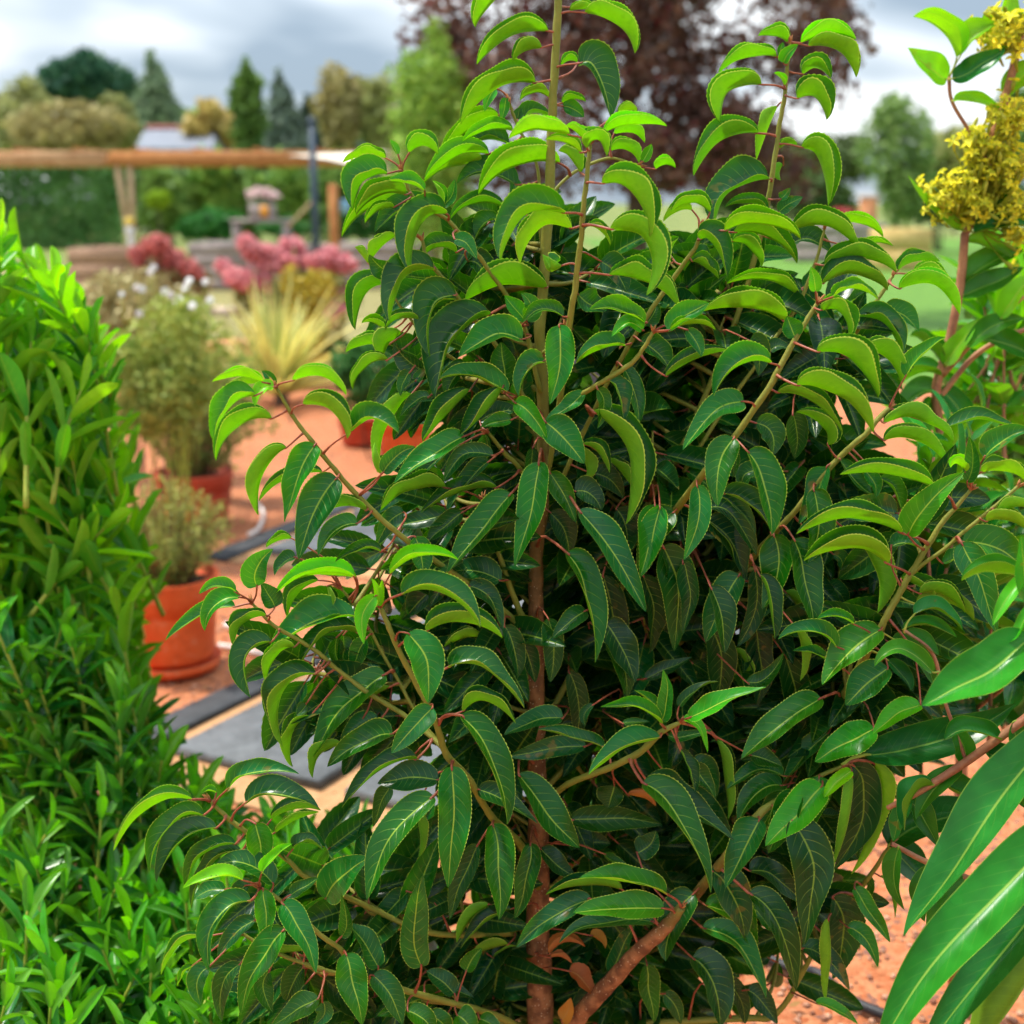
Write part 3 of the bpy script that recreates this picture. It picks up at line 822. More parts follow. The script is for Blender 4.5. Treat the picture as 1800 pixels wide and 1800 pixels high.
460 1752 535 1795 565 1865 20 .28 m 105
610 1752 660 1790 700 1865 15 .32 f 110
730 1772 790 1800 850 1860 15 .28 f 90
598 1642 520 1565 448 1522 20 .14 m 95
658 1522 690 1455 742 1400 15 .28 m 80
1422 1532 1480 1400 1547 1270 12 .18 m 110
1610 1480 1625 1620 1652 1792 r10 .22 m 100
900 1192 760 1255 628 1402 50 .12 m 100
782 1170 685 1235 608 1372 84 .35 m 90
395 680 420 770 408 922 r95 .25 b 70
262 540 215 620 168 762 l20 .18 m 85
150 982 65 1010 -75 1170 30 .4 b 1
880 1380 790 1395 690 1440 60 .2 b 80
800 1450 860 1400 930 1390 50 .1 b 70
480 1560 560 1600 700 1660 30 .12 b 90
1560 900 1630 850 1660 780 10 .1 b 110
1700 1640 1760 1700 1790 1800 r10 .15 m 90
1380 900 1440 950 1500 950 40 .25 m 70
1240 860 1330 840 1420 850 20 .08 b 100
'''
DEADL = '''
@H 600 1200 3
1100 1432 1180 1350 1285 1392 62 .5 m 70
1312 1332 1360 1345 1392 1402 40 .9 m 70
1200 1520 1270 1560 1330 1650 30 .3 m 110
1160 1780 1195 1730 1210 1660 20 .8 m 70
1100 1450 1160 1440 1215 1480 60 .3 m 50
1510 590 1590 600 1660 650 70 .6 b 60
'''
def parse(txt):
    L = []; ox = oy = 0; s = 1
    for ln in txt.strip().splitlines():
        p = ln.split()
        if p[0][0] == '@': ox, oy, s = map(float, p[1:]); continue
        q = [float(v) for v in p[:6]]; pts = [(ox + q[i] / s, oy + q[i + 1] / s) for i in (0, 2, 4)]
        side = 'u'; rr = p[6]
        if rr[0] in 'lr': side = rr[0]; rr = rr[1:]
        if float(p[9]) <= 1: continue
        L.append((pts, math.radians(float(rr)), side, float(p[7]), p[8], float(p[9]) / s))
    return L
shrub_base = P(950, 2330, 1.55); shrub_base[2] = 0.0
shrub = thing('laurel_shrub', shrub_base, 'large glossy dark green laurel shrub with arching toothed leaves and red leaf stalks', 'shrub')
SAMP = []                        # samples along all branches (px, py, Y, world)
for key, pts in BR.items():
    a = np.array(pts, float); n = max(10, len(a) * 7); q = catmull(a, n)
    # small natural kinks at the nodes
    W3 = np.array([P(x, y, Y) for x, y, Y, _ in q]); rad = np.array([r_ * (1.0 if key in ('trunk', 'b10') else 0.7) * pxm(x, y, Y) for x, y, Y, r_ in q])
    if key == 'trunk': W3[0] = shrub_base; rad[0] *= 1.25
    wob = np.array([random.gauss(0, 1) for _ in range(n)]); wob = np.convolve(wob, np.ones(4) / 4, 'same') * 0.0011
    W3[:, 0] += wob; rad = rad * (1 + 0.05 * np.sin(np.arange(n) * 1.7))
    V, F = tube(W3, rad, 10)
    age = np.clip((rad / 0.0085 - 0.35) / 0.75, 0, 1)
    if key in ('trunk',): age = np.clip((q[:, 1] - 380) / 800, 0, 1)
    ag = np.concatenate([np.repeat(age, 10), [age[0], age[-1]]])
    o = obj('trunk' if key == 'trunk' else 'branch', mesh(key, V - shrub_base, F, M_BARK, {'age': ag}), shrub)
    for i in range(n): SAMP.append((q[i, 0], q[i, 1], q[i, 2], W3[i][0], W3[i][1], W3[i][2], rad[i]))
    # terminal bud: a few narrow pointed scales
    if key != 'trunk':
        tip = W3[-1]; d = nrm(W3[-1] - W3[-4]); ac = Acc()
        for k in range(4):
            dd = nrm(d + 0.35 * np.array([random.gauss(0, 1), random.gauss(0, 1), random.gauss(0, 1)]))
            Cb = np.array([tip - dd * 0.002, tip + dd * 0.004, tip + dd * random.uniform(0.007, 0.013)]); v_, f_ = tube(Cb, [0.0017, 0.0016, 0.0003], 6); ac.add(v_, f_)
        obj('bud', ac.mesh('bud', M_BUD, shrub_base), shrub)
SAMP = np.array(SAMP)
YMAX = 1.47; TEETH = True; WSC = 1.03
LOFF = {'f': -0.03, 'm': 0.0, 'b': 0.055}
def build_leaf(spec, idx, hero=True):
    pts, rho, side, shade, lay, w = spec; rho = rho + (0.07 if 0.97 < rho < 1.35 else 0); rr = random.Random(idx * 13 + 5)
    (bx, by), (mx_, my_), (tx, ty) = pts
    d2 = np.hypot(SAMP[:, 0] - bx, SAMP[:, 1] - by); k = int(np.argmin(d2 + 60 * np.abs(SAMP[:, 2] - 1.46)))
    # prefer an attachment a little behind the leaf base, opposite to the leaf direction
    ldx, ldy = mx_ - bx, my_ - by; ll = math.hypot(ldx, ldy) + 1e-6
    pen = 1.0 * np.clip(((SAMP[:, 0] - bx) * ldx + (SAMP[:, 1] - by) * ldy) / ll, 0, None)
    cost = np.hypot(d2 - 0, 12) + 1.2 * pen; k = int(np.argmin(cost)); dist = d2[k]
    Yb = min(SAMP[k, 2], YMAX if by > 560 else 9.0) + LOFF[lay] * min(1.0, 0.35 + dist / 60) + rr.uniform(-.006, .006)
    L2 = math.hypot(mx_ - bx, my_ - by) + math.hypot(tx - mx_, ty - my_); mpp = pxm(bx, by, Yb)
    fw = {'f': -0.22, 'm': -0.04, 'b': 0.1}[lay] + rr.uniform(-.12, .12); 
    if abs(rho) > 1.0: fw *= 0.5
    Yt = Yb + fw * L2 * mpp; Ym = Yb + 0.42 * fw * L2 * mpp - 0.05 * L2 * mpp * (1 if lay == 'f' else 0)
    B, Mm, Tt = P(bx, by, Yb), P(mx_, my_, Ym), P(tx, ty, Yt); sf = min(1, max(0, (abs(rho) - 0.5) / 0.7)); Mm = Mm + (0.10 + 0.2 * sf) * ((B + Tt) / 2 - Mm)
    n = int(min(60, max(18, L2 / 3))); n += n % 2
    C = bez(B, Mm, Tt, n); tq = np.linspace(0, 1, n + 1); C = C + np.outer(np.sin(math.pi * tq) * np.sin(tq * rr.uniform(5, 9) + rr.random() * 6), nrm(np.array([rr.gauss(0, 1), rr.gauss(0, .6), rr.gauss(0, 1)]))) * (0.018 * L2 * mpp); Nn = oriented_normals(C, rho, side)
    ar = abs(rho); sf = min(1, max(0, (ar - 0.5) / 0.7))
    Wd = w * mpp * WSC * (1.14 + 0.26 * sf) * rr.uniform(.86, 1.12)
    fold = math.radians(10 + 22 * sf + rr.uniform(-3, 5)); curl = math.radians(26 + 34 * sf + rr.uniform(-8, 8))
    V, F, U = leaf_surface(C, Nn, Wd, fold, curl, n, TEETH, idx, wave=0.022 + 0.05 * rr.random() ** 2, twist=rr.gauss(0, .38), prof=(0.45 + 0.15 * sf, 0.84))
    att = SAMP[k, 3:6]
    # leaf stalk
    t0 = nrm(C[1] - C[0]); gap = np.linalg.norm(B - att)
    mid = att * 0.5 + B * 0.5 - t0 * 0.12 * gap + np.array([0, 0, 0.06 * gap])
    thick = min(0.0024, max(0.0011, 0.0135 * L2 * mpp)); C2 = catmull([att, mid, B, B + t0 * 0.04 * L2 * mpp], 9)
    rad = thick * np.array([1.75, 1.25, 1.0, .95, .92, .9, .85, .7, .35])
    pv, pf = tube(C2, rad, 7)
    return dict(V=V, F=F, U=U, shade=shade, rnd=rr.random(), ush=shade * (1 - 0.72 * sf) if shade < 0.8 else shade, area=L2 * w, B=B, pet=(pv, pf), far=dist)  # underside keeps a bright tone: light through the leaf put into its colour
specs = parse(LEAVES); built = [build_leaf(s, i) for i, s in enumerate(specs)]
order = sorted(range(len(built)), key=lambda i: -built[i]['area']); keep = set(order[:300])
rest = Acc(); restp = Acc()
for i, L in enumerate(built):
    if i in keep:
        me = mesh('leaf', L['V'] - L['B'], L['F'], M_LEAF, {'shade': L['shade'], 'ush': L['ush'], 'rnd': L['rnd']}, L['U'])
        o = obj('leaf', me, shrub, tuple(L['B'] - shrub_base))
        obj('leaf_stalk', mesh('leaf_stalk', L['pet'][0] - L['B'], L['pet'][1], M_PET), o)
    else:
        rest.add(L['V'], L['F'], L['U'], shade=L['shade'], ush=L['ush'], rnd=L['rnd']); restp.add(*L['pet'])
for i, s in enumerate(parse(DEADL)):
    L = build_leaf(s, 900 + i); o = obj('withered_leaf', mesh('withered_leaf', L['V'] - L['B'], L['F'], M_DEAD, {'shade': L['shade'], 'rnd': L['rnd']}, L['U']), shrub, tuple(L['B'] - shrub_base))
    obj('leaf_stalk', mesh('leaf_stalk', L['pet'][0] - L['B'], L['pet'][1], M_PET), o)

# inner sprigs: the dense inside of the shrub, its shade put into dark leaf colour
def leaf3(B, d, up, L, W, droop, fold, curl, n, seed, teeth=True, prof=(0.55, 0.85), across=(0.0, 0.4, 0.94, 1.0), wave=0.03):
    d = nrm(d); t = np.linspace(0, 1, n + 1)
    side = nrm(np.cross(d, up)); u = np.cross(side, d); th = droop * t; ds = L / n
    T = d[None] * np.cos(th)[:, None] - u[None] * np.sin(th)[:, None]; Nn = d[None] * np.sin(th)[:, None] + u[None] * np.cos(th)[:, None]
    C = B + np.vstack([np.zeros(3), np.cumsum((T[:-1] + T[1:]) * 0.5 * ds, 0)])
    return leaf_surface(C, Nn, W, fold, curl, n, teeth, seed, across=across, wave=wave, prof=prof)
def inpoly(x, y, poly):
    c = False; j = len(poly) - 1
    for i in range(len(poly)):
        xi, yi = poly[i]; xj, yj = poly[j]
        if (yi > y) != (yj > y) and x < (xj - xi) * (y - yi) / (yj - yi) + xi: c = not c
        j = i
    return c
def sample_poly(poly, r):
    xs = [p[0] for p in poly]; ys = [p[1] for p in poly]
    while True:
        x, y = r.uniform(min(xs), max(xs)), r.uniform(min(ys), max(ys))
        if inpoly(x, y, poly): return x, y
FILL = [([(985,760),(1440,700),(1520,900),(1440,1250),(1420,1600),(1000,1690),(975,1200)], 110, 1.57, 1.82),
        ([(730,430),(930,340),(1250,420),(1460,480),(1520,660),(1300,780),(850,780),(690,600)], 70, 1.60, 1.86),
        ([(600,1520),(900,1400),(940,1780),(640,1800),(560,1640)], 30, 1.54, 1.72),
        ([(720,900),(940,850),(940,1340),(820,1330),(740,1130)], 16, 1.57, 1.74),
        ([(1440,1160),(1540,1120),(1500,1330),(1430,1400)], 18, 1.54, 1.7),
        ([(1020,1690),(1180,1690),(1200,1800),(1060,1800)], 10, 1.56, 1.75),
        ([(1430,900),(1590,800),(1620,1000),(1540,1160),(1430,1160)], 26, 1.54, 1.72),
        ([(620,1190),(720,1100),(900,1080),(930,1400),(720,1430),(640,1330)], 15, 1.52, 1.68),
        ([(540,1060),(700,1000),(760,1120),(640,1250),(550,1240)], 6, 1.52, 1.64),
        ([(650,830),(800,800),(860,950),(730,960)], 9, 1.5, 1.66),
        ([(430,1490),(640,1430),(700,1560),(640,1750),(460,1700)], 10, 1.48, 1.62),
        ([(1000,800),(1420,740),(1500,950),(1420,1250),(1380,1560),(1010,1640)], 70, 1.74, 1.98)]  # deeper sprigs added to block light from behind the core
tw = Acc(); r = random.Random(5); sid = 5000
for poly, cnt, y0, y1 in FILL:
    for _ in range(cnt):
        x, y = sample_poly(poly, r); Y = r.uniform(y0, y1); tip = P(x, y, Y)
        k = int(np.argmin(np.linalg.norm(SAMP[:, 3:6] - (tip - np.array([0, 0, 0.05])), axis=1))); a = SAMP[k, 3:6]
        mid = (a + tip) / 2 + np.array([r.gauss(0, .01), r.gauss(0, .01), -0.012]); Ct = catmull([a, mid, tip], 14)
        v_, f_ = tube(Ct, np.linspace(0.0032, 0.0014, 14), 6); tw.add(v_, f_, age=0.35)
        nl = r.randint(6, 8)
        for q in range(nl):
            s = 1 - 0.55 * (q / nl) if q else 1.0; s = max(0.3, s); Bp = Ct[int(s * 13)]; tdir = nrm(Ct[min(13, int(s * 13) + 1)] - Ct[max(0, int(s * 13) - 1)])
            az = q * 2.4 + r.random() * 0.8; e1 = nrm(np.cross(tdir, [0.2, 0.1, 1])); e2 = np.cross(tdir, e1)
            od = nrm(math.cos(az) * e1 + math.sin(az) * e2 + 0.3 * tdir + np.array([0, -0.35, -0.45]))
            B2 = Bp + od * 0.016; sid += 1; fx = 900 + FPX * B2[0] / (B2[1] * CP - (B2[2] - CAMZ) * SP)
            if abs(fx - 946) < 44 and B2[1] < 1.62: continue
            L = r.uniform(0.07, 0.115)
            V, F, U = leaf3(B2, od, np.array([0, -1.0, 0.6]), L, L * r.uniform(0.40, 0.5), r.uniform(0.2, 1.0), math.radians(r.uniform(10, 28)), math.radians(r.uniform(25, 50)), 20, sid)
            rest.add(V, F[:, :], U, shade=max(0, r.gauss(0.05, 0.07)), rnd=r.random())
            v_, f_ = tube(np.array([Bp, (Bp + B2) / 2, B2 + od * 0.004]), [0.0018, 0.0013, 0.0008], 6); restp.add(v_, f_)
obj('inner_leaves', rest.mesh('inner_leaves', M_LEAF, shrub_base), shrub, kind='stuff')
obj('inner_leaf_stalks', restp.mesh('inner_leaf_stalks', M_PET, shrub_base), shrub, kind='stuff')
obj('inner_twigs', tw.mesh('inner_twigs', M_BARK, shrub_base), shrub, kind='stuff')
# ------------------------------------------------------------------ ground
def ground_material():
    m, nt = mat_new('pink_gravel'); b = NB(nt); pos = b.pos()
    n = b.noise(pos, 3.0, 4); vo = b.voro(pos, 85); cell = nt.nodes.new('ShaderNodeSeparateColor'); nt.links.new(vo.outputs['Color'], cell.inputs[0])
    c = b.mix(b.sstep(n, 0.3, 0.7), (0.36, 0.098, 0.034), (0.46, 0.148, 0.057))
    c = b.mix(b.math('MULTIPLY', cell.outputs[0], 0.6), c, (0.56, 0.26, 0.13)); c = b.mix(b.sstep(cell.outputs[1], 0.86, 0.95), c, (0.22, 0.10, 0.07))
    b.out(b.principled(c, 0.85, 0.2, b.bump(b.math('MULTIPLY', vo.outputs['Distance'], -1), 0.7, 0.006))); return m
def grass_material(name, c1, c2, scale=6):
    return simple(name, c1, c2, scale, 0.8, 0.15, 0.6, 0.02)
M_GRAVEL = ground_material()
M_LAWN = grass_material('lawn_turf', (0.06, 0.15, 0.02), (0.15, 0.29, 0.045))
M_DRY = grass_material('dry_turf', (0.16, 0.15, 0.05), (0.32, 0.28, 0.12))
def sheet(name, pts, z, mat, **kw):
    V = [(p[0], p[1], z) for p in pts]; return obj(name, mesh(name, V, [list(range(len(V)))], mat, smooth=False), kind='structure', **kw)
sheet('ground', [(-400, -6), (400, -6), (400, 900), (-400, 900)], 0.0, grass_material('far_ground', (0.10, 0.15, 0.03), (0.24, 0.26, 0.08), 0.5))
sheet('gravel_yard', [(-9, -3), (9, -3), (9, 12.5), (-9, 12.5)], 0.004, M_GRAVEL)
sheet('dry_lawn', [(-14, 12.6), (1.2, 12.6), (1.2, 31), (-14, 31)], 0.008, M_DRY)
sheet('lawn', [(2.5, 10), (40, 10), (40, 52), (2.5, 52)], 0.012, M_LAWN)

# loose pebbles and a little leaf litter on the gravel
def scatter():
    g = np.random.default_rng(19); n = 9000; Yp = 1.9 + 5.6 * g.random(n) ** 1.4; X = g.uniform(-.46, .46, n) * Yp * .95; s = g.uniform(.003, .009, n)
    o8 = np.array([(1, 0, 0), (0, 1, 0), (-1, 0, 0), (0, -1, 0), (0, 0, .7), (0, 0, -.7)], float); a = g.random(n) * 6.28; ca, sa = np.cos(a), np.sin(a); st = g.uniform(.6, 1.4, n)
    V = np.stack([(o8[None, :, 0] * st[:, None] * ca[:, None] - o8[None, :, 1] * sa[:, None]) * s[:, None] + X[:, None], (o8[None, :, 0] * st[:, None] * sa[:, None] + o8[None, :, 1] * ca[:, None]) * s[:, None] + Yp[:, None], o8[None, :, 2] * s[:, None] + .004 + .3 * s[:, None]], 2).reshape(-1, 3)
    f = np.array([[0, 1, 4], [1, 2, 4], [2, 3, 4], [3, 0, 4], [1, 0, 5], [2, 1, 5], [3, 2, 5], [0, 3, 5]]); F = (f[None] + 6 * np.arange(n)[:, None, None]).reshape(-1, 3)
    o = obj('pebbles', mesh('pebbles', V, F, fol('pebble', (0.20, 0.07, 0.04), (0.62, 0.34, 0.22), 0.0, .85), {'shade': np.repeat(g.random(n), 6)})); o['kind'] = 'stuff'; o['label'] = 'loose pinkish pebbles lying on the gravel'; o['category'] = 'pebbles'
    m = 260; Yl = 1.9 + 4.5 * g.random(m); C = np.stack([g.uniform(-.46, .46, m) * Yl, Yl, np.full(m, .02)], 1); V, F, S = leaf_quads(C, .014, g.random(m), 5, 4.0, .45); V[:, 2] = np.maximum(V[:, 2], .012)
    o = obj('leaf_litter', mesh('leaf_litter', V, F, fol('litter', (0.10, 0.05, 0.02), (0.40, 0.22, 0.07), .1, .8), {'shade': S}, smooth=False)); o['kind'] = 'stuff'; o['label'] = 'small fallen dry leaves scattered on the gravel'; o['category'] = 'leaf litter'
# slate-paved display plots with dark edging
M_SLATE = simple('slate_slab', (0.07, 0.075, 0.08), (0.145, 0.155, 0.165), 9, 0.6, 0.35, 0.5, 0.006)
M_EDGE = simple('dark_edging', (0.03, 0.032, 0.036), (0.055, 0.058, 0.064), 15, 0.6, 0.3)
M_JOINT = simple('sandy_joint', (0.40, 0.20, 0.09), (0.56, 0.32, 0.16), 60, 0.9, 0.1, 0.6, 0.004)
def plot(a, b_, nu, nv, name, su=0.62, sv=0.44, gap=0.075, off=0.17):
    A = G(*a)[:2]; B = G(*b_)[:2]; u = nrm(B - A); v = np.array([u[1], -u[0]])
    if v[0] < 0: v = -v
    ang = math.atan2(u[1], u[0]); O = A - u * 0.35
    bed = [O, O + u * (nu * (su + gap) + .2), O + u * (nu * (su + gap) + .2) + v * (nv * (sv + gap) + off + .05), O + v * (nv * (sv + gap) + off + .05)]
    s = sheet(name, bed, 0.010, M_JOINT); s.location = (0, 0, 0)
    L = nu * (su + gap) + .2; c = O + u * L / 2 + v * 0.045; V, F = box((c[0], c[1], 0.016), (L, 0.10, 0.024), ang, 0.004)
    obj('edging', mesh('edging', V, F, M_EDGE, smooth=False), s)
    sl = mesh('slab', *box((0, 0, 0), (su, sv, 0.03), 0, 0.005), M_SLATE, smooth=False); r = random.Random(3)
    for i in range(nu):
        for j in range(nv):
            c = O + u * (0.1 + gap / 2 + su / 2 + i * (su + gap)) + v * (off + sv / 2 + j * (sv + gap))
            o = obj('slab', sl, s, (c[0], c[1], 0.024 + r.uniform(-.003, .003))); o.rotation_euler = (r.uniform(-.006, .006), r.uniform(-.006, .006), ang + r.uniform(-.01, .01))
    return s
plot((317, 1263), (550, 1150), 4, 3, 'slate_path')
plot((453, 950), (600, 890), 3, 3, 'slate_terrace')

# ------------------------------------------------------------------ foliage masses and trees
def leaf_quads(C, size, shade, seed, upbias=0.5, aspect=0.55, normal=None):
    """rhombic leaf faces scattered at C (n,3)"""
    g = np.random.default_rng(seed); n = len(C); nn = nrm(g.normal(size=(n, 3)) + np.array([0, 0, upbias])) if normal is None else normal
    a = nrm(np.cross(nn, g.normal(size=(n, 3)))); b = np.cross(nn, a); s = (size * g.uniform(0.6, 1.3, n))[:, None]
    V = np.stack([C - a * s, C - b * s * aspect, C + a * s, C + b * s * aspect], 1).reshape(-1, 3)
    return V, np.arange(4 * n).reshape(-1, 4), np.repeat(shade, 4)
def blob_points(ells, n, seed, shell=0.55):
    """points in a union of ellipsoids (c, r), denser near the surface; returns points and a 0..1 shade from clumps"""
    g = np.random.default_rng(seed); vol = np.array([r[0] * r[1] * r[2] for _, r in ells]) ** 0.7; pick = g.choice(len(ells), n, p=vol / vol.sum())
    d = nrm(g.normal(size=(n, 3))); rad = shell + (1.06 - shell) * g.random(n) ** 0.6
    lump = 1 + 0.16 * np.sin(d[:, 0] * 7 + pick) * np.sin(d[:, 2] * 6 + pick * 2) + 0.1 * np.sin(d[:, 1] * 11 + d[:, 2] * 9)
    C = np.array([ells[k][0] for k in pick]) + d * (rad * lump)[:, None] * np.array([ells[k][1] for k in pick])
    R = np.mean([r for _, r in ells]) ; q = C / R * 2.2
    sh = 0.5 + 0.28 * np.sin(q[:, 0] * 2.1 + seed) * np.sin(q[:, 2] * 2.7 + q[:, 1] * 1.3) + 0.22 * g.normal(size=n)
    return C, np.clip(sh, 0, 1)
scatter()
_fm = {}
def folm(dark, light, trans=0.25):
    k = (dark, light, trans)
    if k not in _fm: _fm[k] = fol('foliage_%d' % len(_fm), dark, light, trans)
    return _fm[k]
M_TRUNK = simple('tree_bark', (0.06, 0.045, 0.03), (0.16, 0.12, 0.085), 12, 0.8, 0.15, 0.8, 0.02)
def tree(name, xc, ytop, ybot, wpx, Y, dark, light, label, shape='round', n=2600, leaf=0.16, group=None, gapsz=None, extra=None, cat='tree', trans=0.2):
    top = P(xc, ytop, Y); bot = P(xc, ybot, Y); hw = wpx / 2 * pxm(xc, (ytop + ybot) / 2, Y); X = top[0]; zt, zb = top[2], max(0.15, bot[2]); h = zt - zb
    r = random.Random(int(xc * 7 + ytop)); ells = []
    if shape == 'round':
        for k in range(20):
            a = r.uniform(0, 6.28); q = r.uniform(.2, .8); u = r.uniform(.12, .86); sz = r.uniform(.2, .4) * (1.15 - .5 * abs(u - .5))
            ells.append(((X + math.cos(a) * hw * q * math.sin(math.pi * (u * .8 + .12)), Y + math.sin(a) * hw * q, zb + h * u), (hw * sz, hw * sz, h * sz * .55)))
        ells.append(((X, Y, zb + h * .45), (hw * .6, hw * .6, h * .42)))
    elif shape == 'cone':
        for k in range(9):
            f = k / 8; ells.append(((X + r.uniform(-.08, .08) * hw, Y, zb + h * (0.05 + .9 * f)), (hw * (1.0 - .88 * f), hw * (1.0 - .88 * f), h * .1)))
    elif shape == 'column':
        for k in range(7):
            f = k / 6; w = hw * (0.55 + .45 * math.sin(math.pi * (0.15 + .8 * f))) * (1 if f < .95 else .5); ells.append(((X + r.uniform(-.12, .12) * hw, Y, zb + h * (0.08 + .84 * f)), (w, w, h * .13)))
    elif shape == 'dome':
        for k in range(14):
            a = r.uniform(0, 6.28); q = r.uniform(.1, .75); ells.append(((X + math.cos(a) * hw * q, Y + math.sin(a) * hw * q, zb + h * (.25 + .45 * (1 - q) + r.uniform(-.1, .1))), (hw * .34, hw * .34, h * .24)))
    base = (X, Y, 0.0); t = thing(name, base, label, cat, group)
    C, sh = blob_points(ells, n, abs(int(xc + ytop)) + 3, .35); C[:, 2] = np.maximum(C[:, 2], 0.05)
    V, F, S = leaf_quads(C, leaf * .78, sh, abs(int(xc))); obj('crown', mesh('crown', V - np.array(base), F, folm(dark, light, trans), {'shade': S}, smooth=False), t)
    ac = Acc(); tr = max(0.03, h * 0.022); lean = r.uniform(-.1, .1) * hw
    v_, f_ = tube(catmull([(X, Y, 0), (X + lean * .3, Y, zb * .6 + h * .2), (X + lean, Y, zb + h * .55), (X + lean * .6, Y, zb + h * .92)], 12), np.linspace(tr * 1.3, tr * .25, 12), 8); ac.add(v_, f_)
    for k in range(6):
        e = ells[k % len(ells)]; z0 = zb + h * (0.1 + .09 * k); s0 = np.array([X + lean * .5, Y, z0]); e0 = np.array(e[0]) + np.array([r.uniform(-.4, .4) * e[1][0], 0, 0.2 * e[1][2]])
        v_, f_ = tube(catmull([s0, (s0 + e0) / 2 + np.array([0, 0, .05 * h]), e0], 7), np.linspace(tr * .55, tr * .12, 7), 6); ac.add(v_, f_)
    obj('trunk', ac.mesh('trunk', M_TRUNK, base), t)
    return t
OLIVE = ((0.20, 0.23, 0.07), (0.46, 0.46, 0.17)); GREEN = ((0.07, 0.18, 0.04), (0.28, 0.42, 0.10)); DARKG = ((0.012, 0.07, 0.045), (0.07, 0.17, 0.08)); GOLD = ((0.36, 0.28, 0.07), (0.62, 0.48, 0.16)); BLUEG = ((0.10, 0.16, 0.12), (0.28, 0.35, 0.27)); BROWNG = ((0.24, 0.21, 0.08), (0.50, 0.42, 0.17)); FRESH = ((0.13, 0.28, 0.03), (0.40, 0.58, 0.10))
tree('domed_tree', 158, 78, 212, 190, 85, *DARKG, 'dark dome-shaped tree rising above the other trees at left', 'dome', 7000, .4)
tree('leafy_tree', 22, 138, 268, 120, 70, *OLIVE, 'olive grey tree at the left edge above the wooden beam', 'round', 2600, .35)
tree('leafy_tree', 112, 170, 275, 190, 60, *BROWNG, 'low brownish tree in front of the dark domed tree', 'round', 2200, .3)
tree('leafy_tree', 205, 160, 275, 90, 62, *OLIVE, 'olive tree between the domed tree and the slate roof', 'round', 2400, .32)
tree('conifer', 268, 92, 225, 100, 75, (0.10, 0.18, 0.10), (0.28, 0.36, 0.19), 'thin-topped grey green conifer behind the slate roof', 'cone', 2400, .3)
tree('leafy_tree', 375, 172, 270, 110, 68, *GOLD, 'golden autumn tree right of the white chimney', 'round', 2400, .3)
tree('column_tree', 432, 112, 268, 56, 55, (0.06, 0.14, 0.03), (0.2, 0.32, 0.06), 'dark green columnar tree beside the blue green spruce', 'column', 2600, .24)
tree('spruce', 492, 128, 268, 92, 58, *BLUEG, 'blue green spruce with a pointed top beside the columnar tree', 'cone', 2600, .26)
tree('spruce', 538, 165, 268, 60, 60, (0.04, 0.07, 0.05), (0.12, 0.17, 0.11), 'small dark spruce behind the blue pole', 'cone', 1600, .24)
tree('pine_tree', 592, 116, 268, 100, 56, *BROWNG, 'brownish pine with open branches right of the spruces', 'round', 2300, .26)
tree('pine_tree', 672, 112, 268, 120, 56, (0.2, 0.23, 0.07), (0.46, 0.46, 0.17), 'olive pine left of the light green conical tree', 'round', 2600, .28)
tree('conical_tree', 762, 50, 420, 150, 15, *FRESH, 'light green upright young tree in front of the copper beech', 'column', 7000, .055)
for k, (x, yt, w, Y, cc, lab) in enumerate([(1400, 245, 150, 62, GREEN, 'green tree in the far row right of the copper beech'), (1480, 232, 120, 66, ((0.05, 0.10, 0.03), (0.17, 0.22, 0.08)), 'dull green far tree between the copper beech and the bright round tree'), (1690, 215, 150, 60, OLIVE, 'olive far tree behind the yellow flower heads'), (1790, 150, 90, 52, GREEN, 'green tree at the right edge behind the yellow flower heads')]):
    tree('far_tree', x, yt, 330, w, Y, *cc, lab, 'round', 2200, .28)
tree('round_tree', 1590, 160, 392, 150, 34, (0.09, 0.19, 0.04), (0.30, 0.42, 0.11), 'bright green tree standing on the lawn at right', 'round', 4200, .11)

for k in range(9):
    tree('far_tree', -30 + k * 92 + (k * 37 % 23), 178 + (k * 53 % 41), 300, 150, 100 + k, *(OLIVE, GREEN, BROWNG)[k % 3], 'dull far tree ' + ('at the left edge behind the olive grey tree', 'behind the left part of the dark domed tree', 'behind the right part of the dark domed tree', 'behind the thin-topped conifer', 'behind the slate roof and chimney', 'behind the dark columnar tree', 'behind the blue green spruce', 'behind the brownish pine', 'behind the olive pine')[k], 'round', 1500, .5, group='far row of trees')
